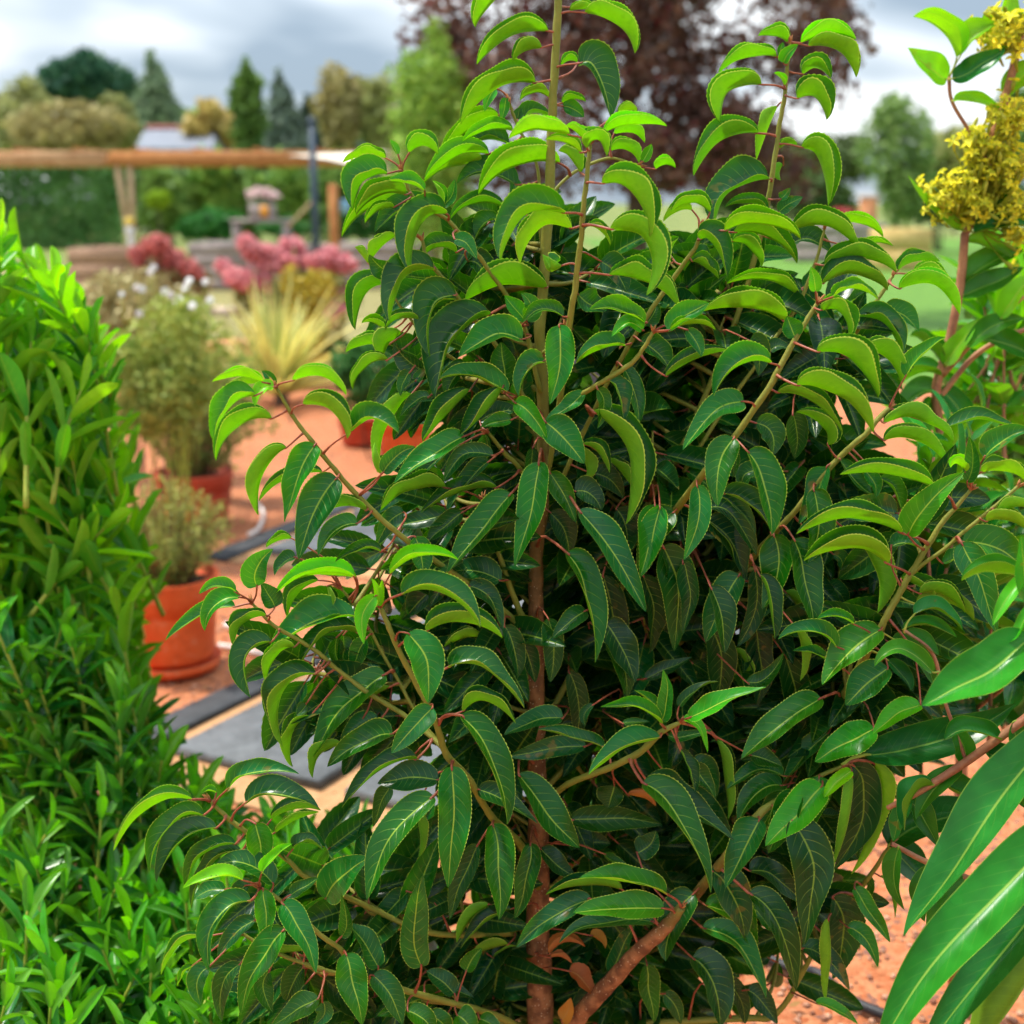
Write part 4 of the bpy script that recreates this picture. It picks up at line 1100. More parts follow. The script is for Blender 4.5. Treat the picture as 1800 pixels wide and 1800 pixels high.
# copper beech: wide purple crown with sky showing through
def copper():
    Y = 16.0; X = P(1120, 100, Y)[0]; base = np.array([X, Y, 0.0]); t = thing('copper_beech', base, 'wide copper beech with dark purple brown leaves and gaps of sky', 'tree')
    r = random.Random(4); ells = []
    for k in range(80):
        px = r.gauss(1110, 210); py = r.uniform(-230, 310); px = min(1440, max(790, px)); c = P(px, py, Y + r.uniform(-1.3, 1.3)); s = r.uniform(.32, .62); ells.append((c, (s, s, s * .75)))
    for px, py, s in [(1500, 60, .16), (1490, 100, .14), (1460, 20, .3), (780, 60, .2), (800, 130, .25), (1420, 120, .25), (1530, 72, .07)]: ells.append((P(px, py, Y), (s, s, s * .7)))
    C, sh = blob_points(ells, 28000, 77, 0.1); g = np.random.default_rng(3)
    V, F, S = leaf_quads(C, 0.058, sh, 5, 0.2, 0.6); red = np.repeat((g.random(len(C)) < .07).astype(float), 4)
    obj('crown', mesh('crown', V - base, F, M_COPPER, {'shade': S, 'red': red}, smooth=False), t)
    ac = Acc(); v_, f_ = tube(catmull([base, base + [0.05, 0, 1.2], base + [-.1, 0, 2.6], base + [.1, 0, 4.2]], 14), np.linspace(.16, .04, 14), 10); ac.add(v_, f_)
    for k in range(26):
        e = np.array(ells[k][0]); z0 = min(3.6, max(.7, e[2] - .5)); s0 = base + [0, 0, z0]
        v_, f_ = tube(catmull([s0, (s0 + e) / 2 + np.array([0, 0, .15]), e], 8), np.linspace(.045, .01, 8), 6); ac.add(v_, f_)
    obj('trunk', ac.mesh('trunk', M_TRUNK, base), t)
m, nt = mat_new('copper_leaf'); b = NB(nt); c = b.mix(b.attr('shade'), (0.05, 0.026, 0.019), (0.27, 0.14, 0.10)); c = b.mix(b.attr('red'), c, (0.16, 0.028, 0.03))
b.out(b.leafmix(b.principled(c, 0.5, 0.3), b.mix(0.5, c, (0.2, 0.05, 0.04)), 0.2)); M_COPPER = m
copper()

# hedges and shrubs under the beam
def bush(name, ells_px, Y, dark, light, label, n=2500, leaf=0.05, cat='shrub', group=None, trans=0.2, aspect=.55, shell=.55, stems=True):
    """ells_px: (x, y, rx, ry) in photo pixels at distance Y"""
    ells = []; r = random.Random(int(ells_px[0][0] * 3 + ells_px[0][1]))
    for x, y, rx, ry in ells_px:
        s = pxm(x, y, Y); ells.append((P(x, y, Y + r.uniform(-.2, .2) * rx * s), (rx * s, min(rx * s, 1.2 * ry * s + rx * s * .3), ry * s)))
    base = np.array([ells[0][0][0], Y, 0.0]); t = thing(name, base, label, cat, group)
    C, sh = blob_points(ells, n, int(ells_px[0][0]) + 9, shell); C[:, 2] = np.maximum(C[:, 2], 0.02)
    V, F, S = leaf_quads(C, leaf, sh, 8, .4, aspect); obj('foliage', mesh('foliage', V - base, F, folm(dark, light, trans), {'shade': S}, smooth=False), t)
    if stems:
        ac = Acc(); lo = min(e[0][2] - e[1][2] for e in ells)
        for e in ells[:8]:
            e0 = np.array(e[0]); b0 = base + np.array([(e0[0] - base[0]) * .4, 0, 0])
            v_, f_ = tube(catmull([b0, (b0 + e0) / 2, e0], 7), np.linspace(max(.006, leaf * .25), max(.003, leaf * .1), 7), 6); ac.add(v_, f_)
        obj('stems', ac.mesh('stems', M_TRUNK, base), t)
    return t
# clipped hedge
def hedge():
    Y = 40.0; a = P(-40, 292, Y); b_ = P(212, 292, Y); z1 = a[2]; base = np.array([(a[0] + b_[0]) / 2, Y, 0]); t = thing('hedge', base, 'tall clipped green hedge under the left end of the wooden beam', 'hedge')
    g = np.random.default_rng(6); n = 7000; w = b_[0] - a[0]; u = g.random((n, 3)); C = np.stack([a[0] + u[:, 0] * w, Y - .5 + (u[:, 1] ** 3) * 1.0, u[:, 2] * z1], 1); k = g.random(n) < .2; C[k, 2] = z1 + g.normal(0, .05, k.sum()); C[k, 1] = Y - .5 + g.random(k.sum())
    sh = np.clip(.45 + .3 * np.sin(C[:, 0] * 2.1) * np.sin(C[:, 2] * 3.1) + .2 * g.normal(size=n), 0, 1); V, F, S = leaf_quads(C, .11, sh, 3)
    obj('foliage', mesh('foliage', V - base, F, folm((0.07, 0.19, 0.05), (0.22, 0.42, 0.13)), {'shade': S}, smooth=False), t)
    ac = Acc()
    for k in range(9): x = a[0] + w * (k + .5) / 9; v_, f_ = tube(np.array([(x, Y, 0), (x + .05, Y, z1 * .5), (x, Y, z1 * .9)]), [.05, .04, .02], 6); ac.add(v_, f_)
    obj('stems', ac.mesh('stems', M_TRUNK, base), t)
hedge()
for x0_, x1_, lab_ in ((205, 480, 'dark far hedge behind the shrubs under the beam, left of the blue pole'), (485, 800, 'dark far hedge behind the shrubs under the beam, right of the blue pole')):
    bush('far_hedge', [(x, 325 + (x * 7 % 11), 34, 42) for x in range(x0_, x1_, 28)] + [(x, 370, 34, 30) for x in range(x0_, x1_, 28)], 47, (0.05, 0.12, 0.03), (0.2, 0.3, 0.09), lab_, 4200, .2, 'hedge')
r = random.Random(12)
labs = ['green shrub right of the forked posts under the beam', 'dark green shrub behind the lime green ball', 'bushy green shrub in the middle under the beam', 'dark shrub beside the blue pole under the beam', 'green shrub behind the timber post']
for k, (x, w) in enumerate([(300, 62), (375, 60), (440, 60), (505, 58), (590, 66)]):
    ll = [(x + r.uniform(-18, 18), 340 + r.uniform(-30, 40), w * r.uniform(.45, .7), r.uniform(24, 44)) for _ in range(7)]
    bush('garden_shrub', ll, 33 + k * .5, (0.07, 0.17 + .04 * (k % 2), 0.03), (0.27 + .08 * (k % 2), 0.42 + .08 * (k % 2), 0.09), labs[k], 2300, .12, group='shrubs under the beam')
bush('low_hedge', [(380, 395, 42, 24), (345, 400, 30, 20)], 26, (0.01, 0.09, 0.015), (0.06, 0.26, 0.04), 'rich green low bush behind the left raised bed', 1600, .08)
bush('low_hedge', [(640, 395, 60, 22), (500, 400, 40, 16), (700, 400, 40, 20)], 27, (0.015, 0.09, 0.015), (0.07, 0.25, 0.05), 'rich green low bush behind the terracotta pots', 1800, .08)
# lime ball on a stem
Y = 25; bx_ = P(278, 351, Y); base = np.array([bx_[0], Y, 0.0]); t = thing('ball_topiary', base, 'lime green clipped ball on a thin stem', 'topiary')
C, sh = blob_points([(bx_, (.21, .21, .15))], 1500, 4, .8); V, F, S = leaf_quads(C, .035, sh, 2); obj('crown', mesh('crown', V - base, F, folm((0.14, 0.27, 0.01), (0.36, 0.52, 0.02)), {'shade': S}, smooth=False), t)
obj('stem', mesh('stem', *tube(np.array([(0, 0, 0), (0.01, 0, .5), (0, 0, bx_[2])]), [.02, .018, .015], 8), M_TRUNK), t)

# ------------------------------------------------------------------ house behind the trees
M_ROOF = simple('slate_roof', (0.17, 0.19, 0.23), (0.24, 0.26, 0.31), 2, 0.6, 0.3); M_RIDGE = simple('red_ridge', (0.30, 0.08, 0.07), (0.42, 0.14, 0.12), 6); M_WHITE = simple('white_render', (0.70, 0.69, 0.67), (0.80, 0.79, 0.77), 5, 0.8, 0.1); M_GLASS = simple('window_glass', (0.03, 0.04, 0.05), (0.06, 0.07, 0.09), 4, 0.1, 0.5, 0, 0)
Y = 66.0; A = P(238, 222, Y); B = P(382, 222, Y); ridge = P(300, 222, Y)[2]; eave = P(300, 262, Y)[2]; base = np.array([(A[0] + B[0]) / 2, Y + 2, 0.0]); hse = thing('house', base, 'white house with a grey slate roof and white chimney', 'house')
w = (B[0] - A[0]) / 2; ov = w * 0.9
V = np.array([(-w, -3.2, eave), (w, -3.2, eave), (ov * .84, 0, ridge), (-w, 0, ridge), (-w, 3.2, eave), (w, 3.2, eave)]); V2 = V + np.array([0, 0, -.12])
obj('roof', mesh('roof', np.vstack([V, V2]), [[0, 1, 2, 3], [3, 2, 5, 4], [1, 5, 2], [6, 9, 8, 7], [9, 10, 11, 8], [0, 6, 7, 1], [4, 5, 11, 10], [0, 3, 9, 6], [3, 4, 10, 9], [1, 7, 11, 5]], M_ROOF, smooth=False), hse)
obj('ridge_tiles', mesh('ridge_tiles', *box((-w * .08, 0, ridge + .05), (w * 1.84, .35, .22), 0, .05), M_RIDGE, smooth=False), hse)
ch = obj('chimney', mesh('chimney', *box((w * .55, .2, ridge + .3), (.75, .6, 1.1), 0, .03), M_WHITE, smooth=False), hse); obj('chimney_pot', mesh('chimney_pot', *lathe([(.001, ridge + .85), (.13, ridge + .85), (.1, ridge + 1.15), (.001, ridge + 1.15)], 12), M_RIDGE), ch, (w * .55, .2, 0))
obj('wall', mesh('wall', *box((0, 0, eave / 2 - .05), (2 * w - .4, 5.8, eave - .12)), M_WHITE, smooth=False), hse)
for k in (-.5, .3): wd = obj('window', mesh('window', *box((k * w, -2.93, eave * .6), (.9, .08, 1.1), 0, .01), M_WHITE, smooth=False), hse); obj('pane', mesh('pane', *box((k * w, -2.98, eave * .6), (.75, .03, .95)), M_GLASS, smooth=False), wd)

# ------------------------------------------------------------------ pergola beam, sail, poles, raised beds
M_WOOD = simple('orange_timber', (0.36, 0.13, 0.045), (0.56, 0.25, 0.09), 8, 0.7, 0.2); M_PALEW = simple('pale_timber', (0.42, 0.27, 0.15), (0.60, 0.42, 0.26), 8, 0.7, 0.2); M_GREYW = simple('weathered_timber', (0.25, 0.20, 0.19), (0.42, 0.35, 0.33), 6, 0.8, 0.15); M_BLUEP = simple('blue_grey_paint', (0.035, 0.06, 0.095), (0.06, 0.09, 0.135), 8, 0.5, 0.4); M_SAIL = simple('cream_canvas', (0.74, 0.66, 0.54), (0.82, 0.76, 0.66), 3, 0.85, 0.1); M_TERRA = simple('terracotta', (0.44, 0.13, 0.05), (0.58, 0.21, 0.09), 10, 0.75, 0.2)
Y = 30.0; a = P(-60, 279, Y); b_ = P(640, 268, Y); zb = P(200, 278, Y)[2]; zbh = 24 * pxm(200, 278, Y); base = np.array([P(222, 400, Y)[0], Y, 0]); pg = thing('pergola', base, 'long orange timber beam on forked pale posts', 'pergola')
xm = P(195, 278, Y)[0]
obj('beam', mesh('beam', *box(((xm + b_[0]) / 2 - base[0], 0, zb), (b_[0] - xm, .22, zbh * .92), 0, .02), M_WOOD, smooth=False), pg)
obj('beam', mesh('beam', *box(((xm + a[0]) / 2 - base[0] - .15, .04, zb - .02), (xm - a[0], .3, zbh * 1.05), 0, .02), simple('bleached_timber', (0.42, 0.21, 0.10), (0.6, 0.36, 0.2), 5, 0.8, 0.1), smooth=False), pg)
for dx0, dx1 in ((-.12, .08), (.16, .14)):
    obj('post', mesh('post', *tube(np.array([(dx1, 0, 0), ((dx0 + dx1) / 2, 0, zb * .5), (dx0, 0, zb - .1)]), .065, 8), M_PALEW), pg)
for px in (-75, 640):
    xx = P(px, 280, Y)[0]; obj('post', mesh('post', *box((xx - base[0], 0, zb / 2 - .05), (.13, .13, zb - .12), 0, .01), M_PALEW, smooth=False), pg)
for k in range(6):
    xx = P(30 + k * 105, 280, Y)[0]; obj('rafter', mesh('rafter', *box((xx - base[0], 1.2, zb + zbh * .5 + .03), (.09, 2.6, .06), 0, .01), M_WOOD, smooth=False), pg)
obj('beam', mesh('beam', *box(((a[0] + b_[0]) / 2 - base[0], 2.4, zb), (b_[0] - a[0], .16, zbh * .8), 0, .02), M_WOOD, smooth=False), pg)
for px in (-190, 660):
    xx = P(px, 280, Y)[0]; obj('post', mesh('post', *box((xx - base[0], 2.4, zb / 2 - .05), (.12, .12, zb - .1), 0, .01), M_PALEW, smooth=False), pg)
# shade sail: a hollow-cornered sheet
Y = 27.0; c0 = P(505, 272, Y); c1 = P(735, 250, Y); c2 = P(610, 287, Y - 2.5); c3 = P(760, 262, Y + 2.5)
n = 12; uu, vv = np.meshgrid(np.linspace(0, 1, n), np.linspace(0, 1, n), indexing='ij'); uu_, vv_ = uu[..., None], vv[..., None]
S = (1 - uu_) * (1 - vv_) * c0 + uu_ * (1 - vv_) * c2 + uu_ * vv_ * c1 + (1 - uu_) * vv_ * c3; S[..., 2] -= .22 * np.sin(math.pi * uu) * np.sin(math.pi * vv); cen = S.mean((0, 1)); pull = .12 * (np.sin(math.pi * uu) * (np.abs(vv - .5) * 2) ** 3 + np.sin(math.pi * vv) * (np.abs(uu - .5) * 2) ** 3); S = S + (cen - S) * pull[..., None]
V = S.reshape(-1, 3); i, j = np.meshgrid(np.arange(n - 1), np.arange(n - 1), indexing='ij'); q = (i * n + j).ravel(); F = np.stack([q, q + 1, q + n + 1, q + n], 1)
sl = obj('shade_sail', mesh('shade_sail', np.vstack([V - cen, V - cen - [0, 0, .012]]), np.vstack([F, F[:, ::-1] + n * n]), M_SAIL), None, tuple(cen), label='cream shade sail stretched beside the blue pole', category='sail')
Y = 22.0; p0 = G(557, 0)if 0 else P(552, 330, Y); base = np.array([p0[0], Y, 0]); zt = P(549, 212, Y)[2]
t = thing('blue_pole', base, 'slim blue grey pole standing in front of the beam and sail', 'pole'); obj('pole', mesh('pole', *tube(np.array([(0, 0, 0), (0, 0, zt * .5), (0, 0, zt)]), [.06, .055, .05], 12), M_BLUEP), t); obj('cap', mesh('cap', *lathe([(.001, zt + .06), (.05, zt + .05), (.07, zt), (.07, zt - .04), (.001, zt - .04)], 12), M_BLUEP), t); obj('base_plate', mesh('base_plate', *box((0, 0, .015), (.22, .22, .03), 0, .005), M_BLUEP, smooth=False), t)  # plain pole with a cap, carries no lamp
obj('brace', mesh('brace', *tube(np.array([(-.45, 0, P(540, 400, Y)[2]), (-.22, 0, P(540, 375, Y)[2]), (-.02, 0, P(548, 352, Y)[2])]), .025, 8), M_PALEW), t)
Y = 21.0; p0 = P(587, 380, Y); zt = P(587, 324, Y)[2]; t = thing('timber_post', (p0[0], Y, 0), 'square orange timber post right of the blue pole', 'post'); obj('post', mesh('post', *box((0, 0, zt / 2), (.135, .135, zt), 0, .012), M_WOOD, smooth=False), t)
obj('notice', mesh('notice', *box((P(606, 365, Y)[0] - p0[0], .02, P(606, 363, Y)[2]), (.16, .03, .2), 0, .005), simple('blue_notice', (0.20, 0.42, 0.62), (0.28, 0.5, 0.7), 4), smooth=False), t)
M_SOIL = simple('soil', (0.05, 0.032, 0.02), (0.10, 0.07, 0.045), 25, 0.9, 0.1, 0.8, .02)
def raised_bed(x0, x1, ytop, ybot, Y, label, planks=4, mat=None, depth=1.3):
    a = P(x0, ytop, Y); b2 = P(x1, ytop, Y); z1 = a[2]; w = b2[0] - a[0]; base = np.array([(a[0] + b2[0]) / 2, Y, 0]); t = thing('raised_bed', base, label, 'raised bed'); h = z1 / planks
    for k in range(planks):
        pm = mesh('plank', *box((0, 0, 0), (w, .05, h - .012), 0, .006), mat or M_GREYW, smooth=False)
        obj('plank', pm, t, (0, 0, h * (k + .5))); obj('plank', pm, t, (0, depth, h * (k + .5)))
        ps = mesh('plank', *box((0, 0, 0), (.05, depth - .06, h - .012), 0, .006), mat or M_GREYW, smooth=False)
        obj('plank', ps, t, (-w / 2 + .03, depth / 2, h * (k + .5))); obj('plank', ps, t, (w / 2 - .03, depth / 2, h * (k + .5)))
    obj('soil', mesh('soil', *box((0, depth / 2, z1 - .12), (w - .12, depth - .08, .1)), M_SOIL, smooth=False), t)
    return t
raised_bed(330, 420, 427, 482, 21, 'grey plank raised bed left of the pink hydrangeas', 4)
raised_bed(430, 560, 432, 480, 22.5, 'grey plank raised bed behind the pink hydrangeas', 4)
raised_bed(575, 760, 428, 486, 21.5, 'long grey plank raised bed behind the shrub', 4)
raised_bed(118, 225, 436, 480, 20, 'low brown timber bed left of the red flower heads', 3, simple('brown_timber', (0.30, 0.18, 0.12), (0.45, 0.28, 0.19), 6, 0.8, .15))
# timber table with a flower planter on it
Y = 24.0; a = P(408, 385, Y); b2 = P(512, 385, Y); zt = a[2]; w = b2[0] - a[0]; t = thing('timber_table', ((a[0] + b2[0]) / 2, Y, 0), 'grey timber potting table under the beam', 'table'); obj('table_top', mesh('table_top', *box((0, 0, zt - .03), (w, .5, .06), 0, .01), M_GREYW, smooth=False), t)
for sx in (-1, 1):
    for sy in (-.2, .2): obj('leg', mesh('leg', *box((sx * w * .42, sy, zt / 2 - .035), (.09, .08, zt - .07), 0, .005), M_GREYW, smooth=False), t)
px = P(461, 372, Y - .1); t = thing('planter_box', (px[0], Y - .05, zt + .002), 'square planter with pale pink flowers and an orange tag on the timber table', 'planter'); ph = P(461, 378, Y)[2] - zt
obj('box', mesh('box', *box((0, 0, .13), (.42, .34, .26), 0, .015), M_GREYW, smooth=False), t); obj('tag', mesh('tag', *box((.06, -.18, .13), (.14, .012, .2)), simple('orange_tag', (0.75, 0.28, 0.02), (0.85, 0.36, 0.04), 5), smooth=False), t)
C, sh = blob_points([((-.05, 0, .42), (.22, .15, .12)), ((.1, 0, .4), (.18, .15, .1))], 700, 3, .6); V, F, S = leaf_quads(C, .035, sh, 2); obj('flowers', mesh('flowers', V, F, folm((0.62, 0.36, 0.36), (0.85, 0.76, 0.74)), {'shade': S}, smooth=False), t)
C, sh = blob_points([((0, 0, .3), (.22, .16, .06))], 400, 4, .5); V, F, S = leaf_quads(C, .035, sh, 2); obj('foliage', mesh('foliage', V, F, folm((0.06, 0.16, 0.03), (0.16, 0.34, 0.08)), {'shade': S}, smooth=False), t)
# small white figure-like post with yellow top
Y = 22.0; q = P(230, 425, Y); t = thing('marker_post', (q[0], Y, 0), 'short white post with a yellow head below the forked posts', 'post'); zz = P(230, 398, Y)[2]; obj('post', mesh('post', *lathe([(.001, zz), (.06, zz), (.075, zz - .06), (.05, zz - .16), (.055, zz - .3), (.06, 0.0)], 14), M_WHITE), t); obj('head', mesh('head', *lathe([(.001, zz + .15), (.06, zz + .13), (.08, zz + .06), (.06, zz + .002), (.001, zz + .002)], 14), simple('yellow_head', (0.62, 0.42, 0.06), (0.75, 0.55, 0.1), 6)), t)

# ------------------------------------------------------------------ pots
def pot_material(name, c1, c2):
    m, nt = mat_new(name); b = NB(nt); v = b.coord('Object'); n = b.noise(v, 9, 4); n2 = b.noise(v, 40, 3, .7)
    c = b.mix(b.sstep(n, .3, .7), c1, c2); c = b.mix(b.math('MULTIPLY', b.sstep(n2, .55, .75), b.sstep(n, .45, .65)), c, (0.62, 0.33, 0.22)); c = b.mix(b.math('MULTIPLY', b.sstep(n2, .48, .3), .4), c, (0.20, 0.045, 0.02))
    b.out(b.principled(c, 0.62, 0.3, b.bump(n2, .25, .002))); return m
M_POT = pot_material('orange_pot', (0.66, 0.085, 0.014), (0.74, 0.13, 0.03)); M_POTD = pot_material('red_pot', (0.42, 0.05, 0.022), (0.52, 0.08, 0.035)); M_GREYP = simple('grey_plastic', (0.13, 0.13, 0.15), (0.19, 0.19, 0.21), 8, 0.5, 0.35)
def pot(x, y, rpx, hpx, label, mat, saucer=True, name='plant_pot', group='terracotta coloured pots'):
    p = G(x, y); Y = p[1]; s = pxm(x, y, Y); R = rpx * s; H = hpx * s / math.cos(PITCH + .12); t = thing(name, (p[0], Y, 0.02), label, 'pot', group); z0 = .03 if saucer else 0.0
    obj('pot_body', mesh('pot_body', *lathe([(.001, z0), (R * .80, z0), (R * .84, z0 + .012), (R * .90, H * .55), (R * .93, H * .62), (R * .93, H * .66), (R * .96, H * .66), (R, H * .97), (R * 1.0, H), (R * .95, H), (R * .93, H - .03), (.001, H - .035)], 40), mat), t)
    obj('soil', mesh('soil', *lathe([(R * .93, H - .033), (R * .5, H - .022), (.001, H - .02)], 20), M_SOIL), t)
    if saucer: obj('saucer', mesh('saucer', *lathe([(.001, 0.002), (R * .92, 0.002), (R * .98, .03), (R * .96, .03), (R * .9, .012), (.001, .012)], 40), mat), t)
    return p, H, R
def herb(p, H, R, wpx, hpx, label, dark, light, n=2200, stems=90, seed=1, name='potted_herb', leaf=.006, group=None):
    """fine twiggy plant: thin stems with tiny leaves"""
    s = pxm(900, 900, p[1]); w = wpx * s / 2; h = hpx * s; base = np.array([p[0], p[1], H]); t = thing(name, base, label, 'plant', group); g = np.random.default_rng(seed); ac = Acc(); Cs = []
    for k in range(stems):
        a = g.random() * 6.28; q = g.random() ** .6; tip = np.array([math.cos(a) * w * q, math.sin(a) * w * q, h * (1.05 - .45 * q * q) * g.uniform(.4, 1.22)]); st = np.array([math.cos(a) * R * .4 * q, math.sin(a) * R * .4 * q, -.015]); Cc = catmull([st, (st + tip) / 2 + np.array([0, 0, .1 * h]), tip], 9); v_, f_ = tube(Cc, np.linspace(.0022, .001, 9), 4, False); ac.add(v_, f_)
        m_ = n // stems; tt = 1 - g.random(m_) ** 1.3 * .85; idx = np.clip((tt * 8).astype(int), 0, 8); Cs.append(Cc[idx] + g.normal(0, .009, (m_, 3)))
    obj('stems', ac.mesh('stems', folm((0.20, 0.12, 0.06), (0.3, 0.2, 0.1)), ), t)
    C = np.concatenate(Cs); sh = np.clip(.5 + .25 * g.normal(size=len(C)) + .5 * (C[:, 2] / h - .6), 0, 1); V, F, S = leaf_quads(C, leaf, sh, seed, .3, .5); obj('foliage', mesh('foliage', V, F, folm(dark, light), {'shade': S}, smooth=False), t)
p, H, R = pot(305, 1180, 84, 150, 'orange pot with saucer on the gravel beside the left shrub', M_POT); herb(p, H, R, 280, 165, 'dry olive brown herb filling the orange pot with saucer', (0.13, 0.19, 0.03), (0.44, 0.44, 0.10), 7000, 150, 1, leaf=.0065)
p, H, R = pot(345, 925, 66, 84, 'red pot farther back than the orange pot with saucer', M_POTD, False); herb(p, H, R, 330, 270, 'bushy green and brown plant in the red pot', (0.12, 0.19, 0.03), (0.40, 0.46, 0.09), 8000, 150, 2, leaf=.010)
p, H, R = pot(712, 805, 50, 60, 'orange pot seen under the leaves left of the trunk', M_POT, False)
bush('potted_shrub', [(660, 660, 60, 60), (700, 690, 50, 50), (620, 640, 40, 40)], p[1], (0.02, 0.09, 0.02), (0.08, 0.26, 0.05), 'rounded dark green shrub in the orange pot left of the trunk', 2600, .025)
p, H, R = pot(632, 785, 36, 44, 'small red pot below the spiky yellow plant', M_POTD, False)
p, H, R = pot(1030, 1560, 70, 110, 'orange pot behind the trunk low in the laurel shrub', M_POT, False); bush('potted_shrub', [(1030, 1400, 70, 60)], p[1], (0.02, 0.09, 0.02), (0.08, 0.24, 0.05), 'small green plant in the orange pot behind the trunk', 900, .02)
p, H, R = pot(985, 905, 130, 300, 'large grey container behind the laurel shrub', M_GREYP, False, 'grey_container', None)
obj('lid', mesh('lid', *lathe([(.001, H + .03), (R * .8, H + .03), (R * .9, H + .015), (R * .9, H - .02), (.001, H - .02)], 32), M_WHITE), bpy.data.objects['grey_container'])

# spiky yellow cordyline
Yc = 9.0; cb = P(492, 700, Yc); base = np.array([cb[0], Yc, 0.0]); t = thing('spiky_plant', base, 'spiky plant with fanned yellow striped sword leaves', 'plant'); r = random.Random(8); zc_ = .06
obj('stem', mesh('stem', *tube(np.array([(0, 0, 0), (0.01, 0, zc_ * .5), (0, 0, zc_ + .05)]), [.05, .045, .05], 8), M_TRUNK), t)
for k in range(84):
    a = r.uniform(0, 6.28); el = r.uniform(.25, 1.45); d = np.array([math.cos(a) * math.cos(el), math.sin(a) * math.cos(el) * .7, math.sin(el)]); L = r.uniform(.58, .88)
    V, F, U = leaf3(np.array([0, 0, zc_]) + d * .02, d, np.array([0, -.2, 1.0]) if el < 1.2 else np.array([0, -1.0, .2]), L, r.uniform(.042, .062), r.uniform(.05, .7), math.radians(16), math.radians(15), 10, k, False, (0.25, 0.8), (0., .5, .7, 1.), .0)
    obj('leaf', mesh('leaf', V, F, M_SPIKE, {'shade': r.uniform(.25, 1), 'rnd': r.random()}, U), t)

# hydrangeas: pink flower heads on a leafy bush
def flower_heads(t, base, heads, Y, mdark, mlight, n=420, petal=.016):
    for k, (x, y, rx, ry) in enumerate(heads):
        s = pxm(x, y, Y); c = P(x, y, Y + ((k * 7) % 5 - 2) * .05); g_ = random.Random(k + int(x)); C, sh = blob_points([((g_.uniform(-.6, .6) * rx * s, g_.uniform(-.4, .4) * rx * s, g_.uniform(-.6, .6) * ry * s), (rx * s * g_.uniform(.45, .75),) * 2 + (ry * s * g_.uniform(.45, .75),)) for _ in range(7)], n, k + int(x), .6); V, F, S = leaf_quads(C, petal, sh, k, .2, .8)
        obj('flower_head', mesh('flower_head', V, F, folm(mdark, mlight), {'shade': S}, smooth=False), t, tuple(c - base))
def stems_to(t, base, heads, Y, rad=.004):
    ac = Acc()
    for x, y, *_ in heads: c = P(x, y, Y) - base; v_, f_ = tube(catmull([(c[0] * .3, 0, 0), (c[0] * .7, 0, c[2] * .5), tuple(c)], 8), np.linspace(rad * 1.6, rad, 8), 5); ac.add(v_, f_)
    obj('stems', ac.mesh('stems', M_STEML), t)
Yh = 10.5
H1 = [(443, 438, 22, 20), (472, 450, 26, 24), (517, 436, 24, 28), (500, 462, 18, 16), (585, 452, 30, 21), (560, 462, 20, 16), (608, 466, 18, 14), (398, 470, 16, 14), (420, 490, 24, 19), (440, 500, 20, 15), (462, 497, 14, 14), (455, 525, 13, 12), (600, 520, 14, 14), (590, 545, 14, 13), (582, 563, 12, 9)]
base = np.array([P(500, 480, Yh)[0], Yh, 0.0]); t = thing('hydrangea', base, 'hydrangea bush with a crowd of rose pink flower heads', 'hydrangea'); flower_heads(t, base, H1, Yh, (0.45, 0.08, 0.11), (0.98, 0.55, 0.56), 900, .019); stems_to(t, base, H1, Yh)
C, sh = blob_points([(P(x, y, Yh + .15), (rx * pxm(x, y, Yh), .22, ry * pxm(x, y, Yh))) for x, y, rx, ry in [(470, 520, 60, 40), (560, 520, 60, 50), (520, 570, 80, 50), (520, 640, 90, 60)]], 1500, 3, .4); V, F, S = leaf_quads(C, .055, sh, 4); obj('foliage', mesh('foliage', V - base, F, folm((0.09, 0.11, 0.03), (0.28, 0.28, 0.08)), {'shade': S}, smooth=False), t)
Y2 = 11.0; H2 = [(272, 428, 22, 18), (288, 446, 24, 18), (310, 455, 18, 16), (332, 468, 18, 14), (300, 470, 16, 12), (345, 478, 10, 10), (245, 450, 16, 13)]
base = np.array([P(300, 480, Y2)[0], Y2, 0.0]); t = thing('red_flowering_bush', base, 'bush with dusky red flower heads left of the pink hydrangea', 'shrub'); flower_heads(t, base, H2, Y2, (0.32, 0.06, 0.06), (0.82, 0.36, 0.33), 700, .019); stems_to(t, base, H2, Y2)
C, sh = blob_points([(P(x, y, Y2 + .1), (rx * pxm(x, y, Y2), .2, ry * pxm(x, y, Y2))) for x, y, rx, ry in [(290, 490, 60, 30), (330, 500, 40, 30)]], 700, 3, .4); V, F, S = leaf_quads(C, .04, sh, 4); obj('foliage', mesh('foliage', V - base, F, folm((0.14, 0.10, 0.05), (0.32, 0.26, 0.10)), {'shade': S}, smooth=False), t)
bush('yellow_shrub', [(510, 505, 18, 40), (545, 520, 30, 40), (565, 500, 25, 25), (530, 560, 35, 40), (530, 610, 40, 40)], 9.9, (0.28, 0.24, 0.02), (0.58, 0.46, 0.05), 'yellow leaved shrub in front of the hydrangea', 1500, .026)
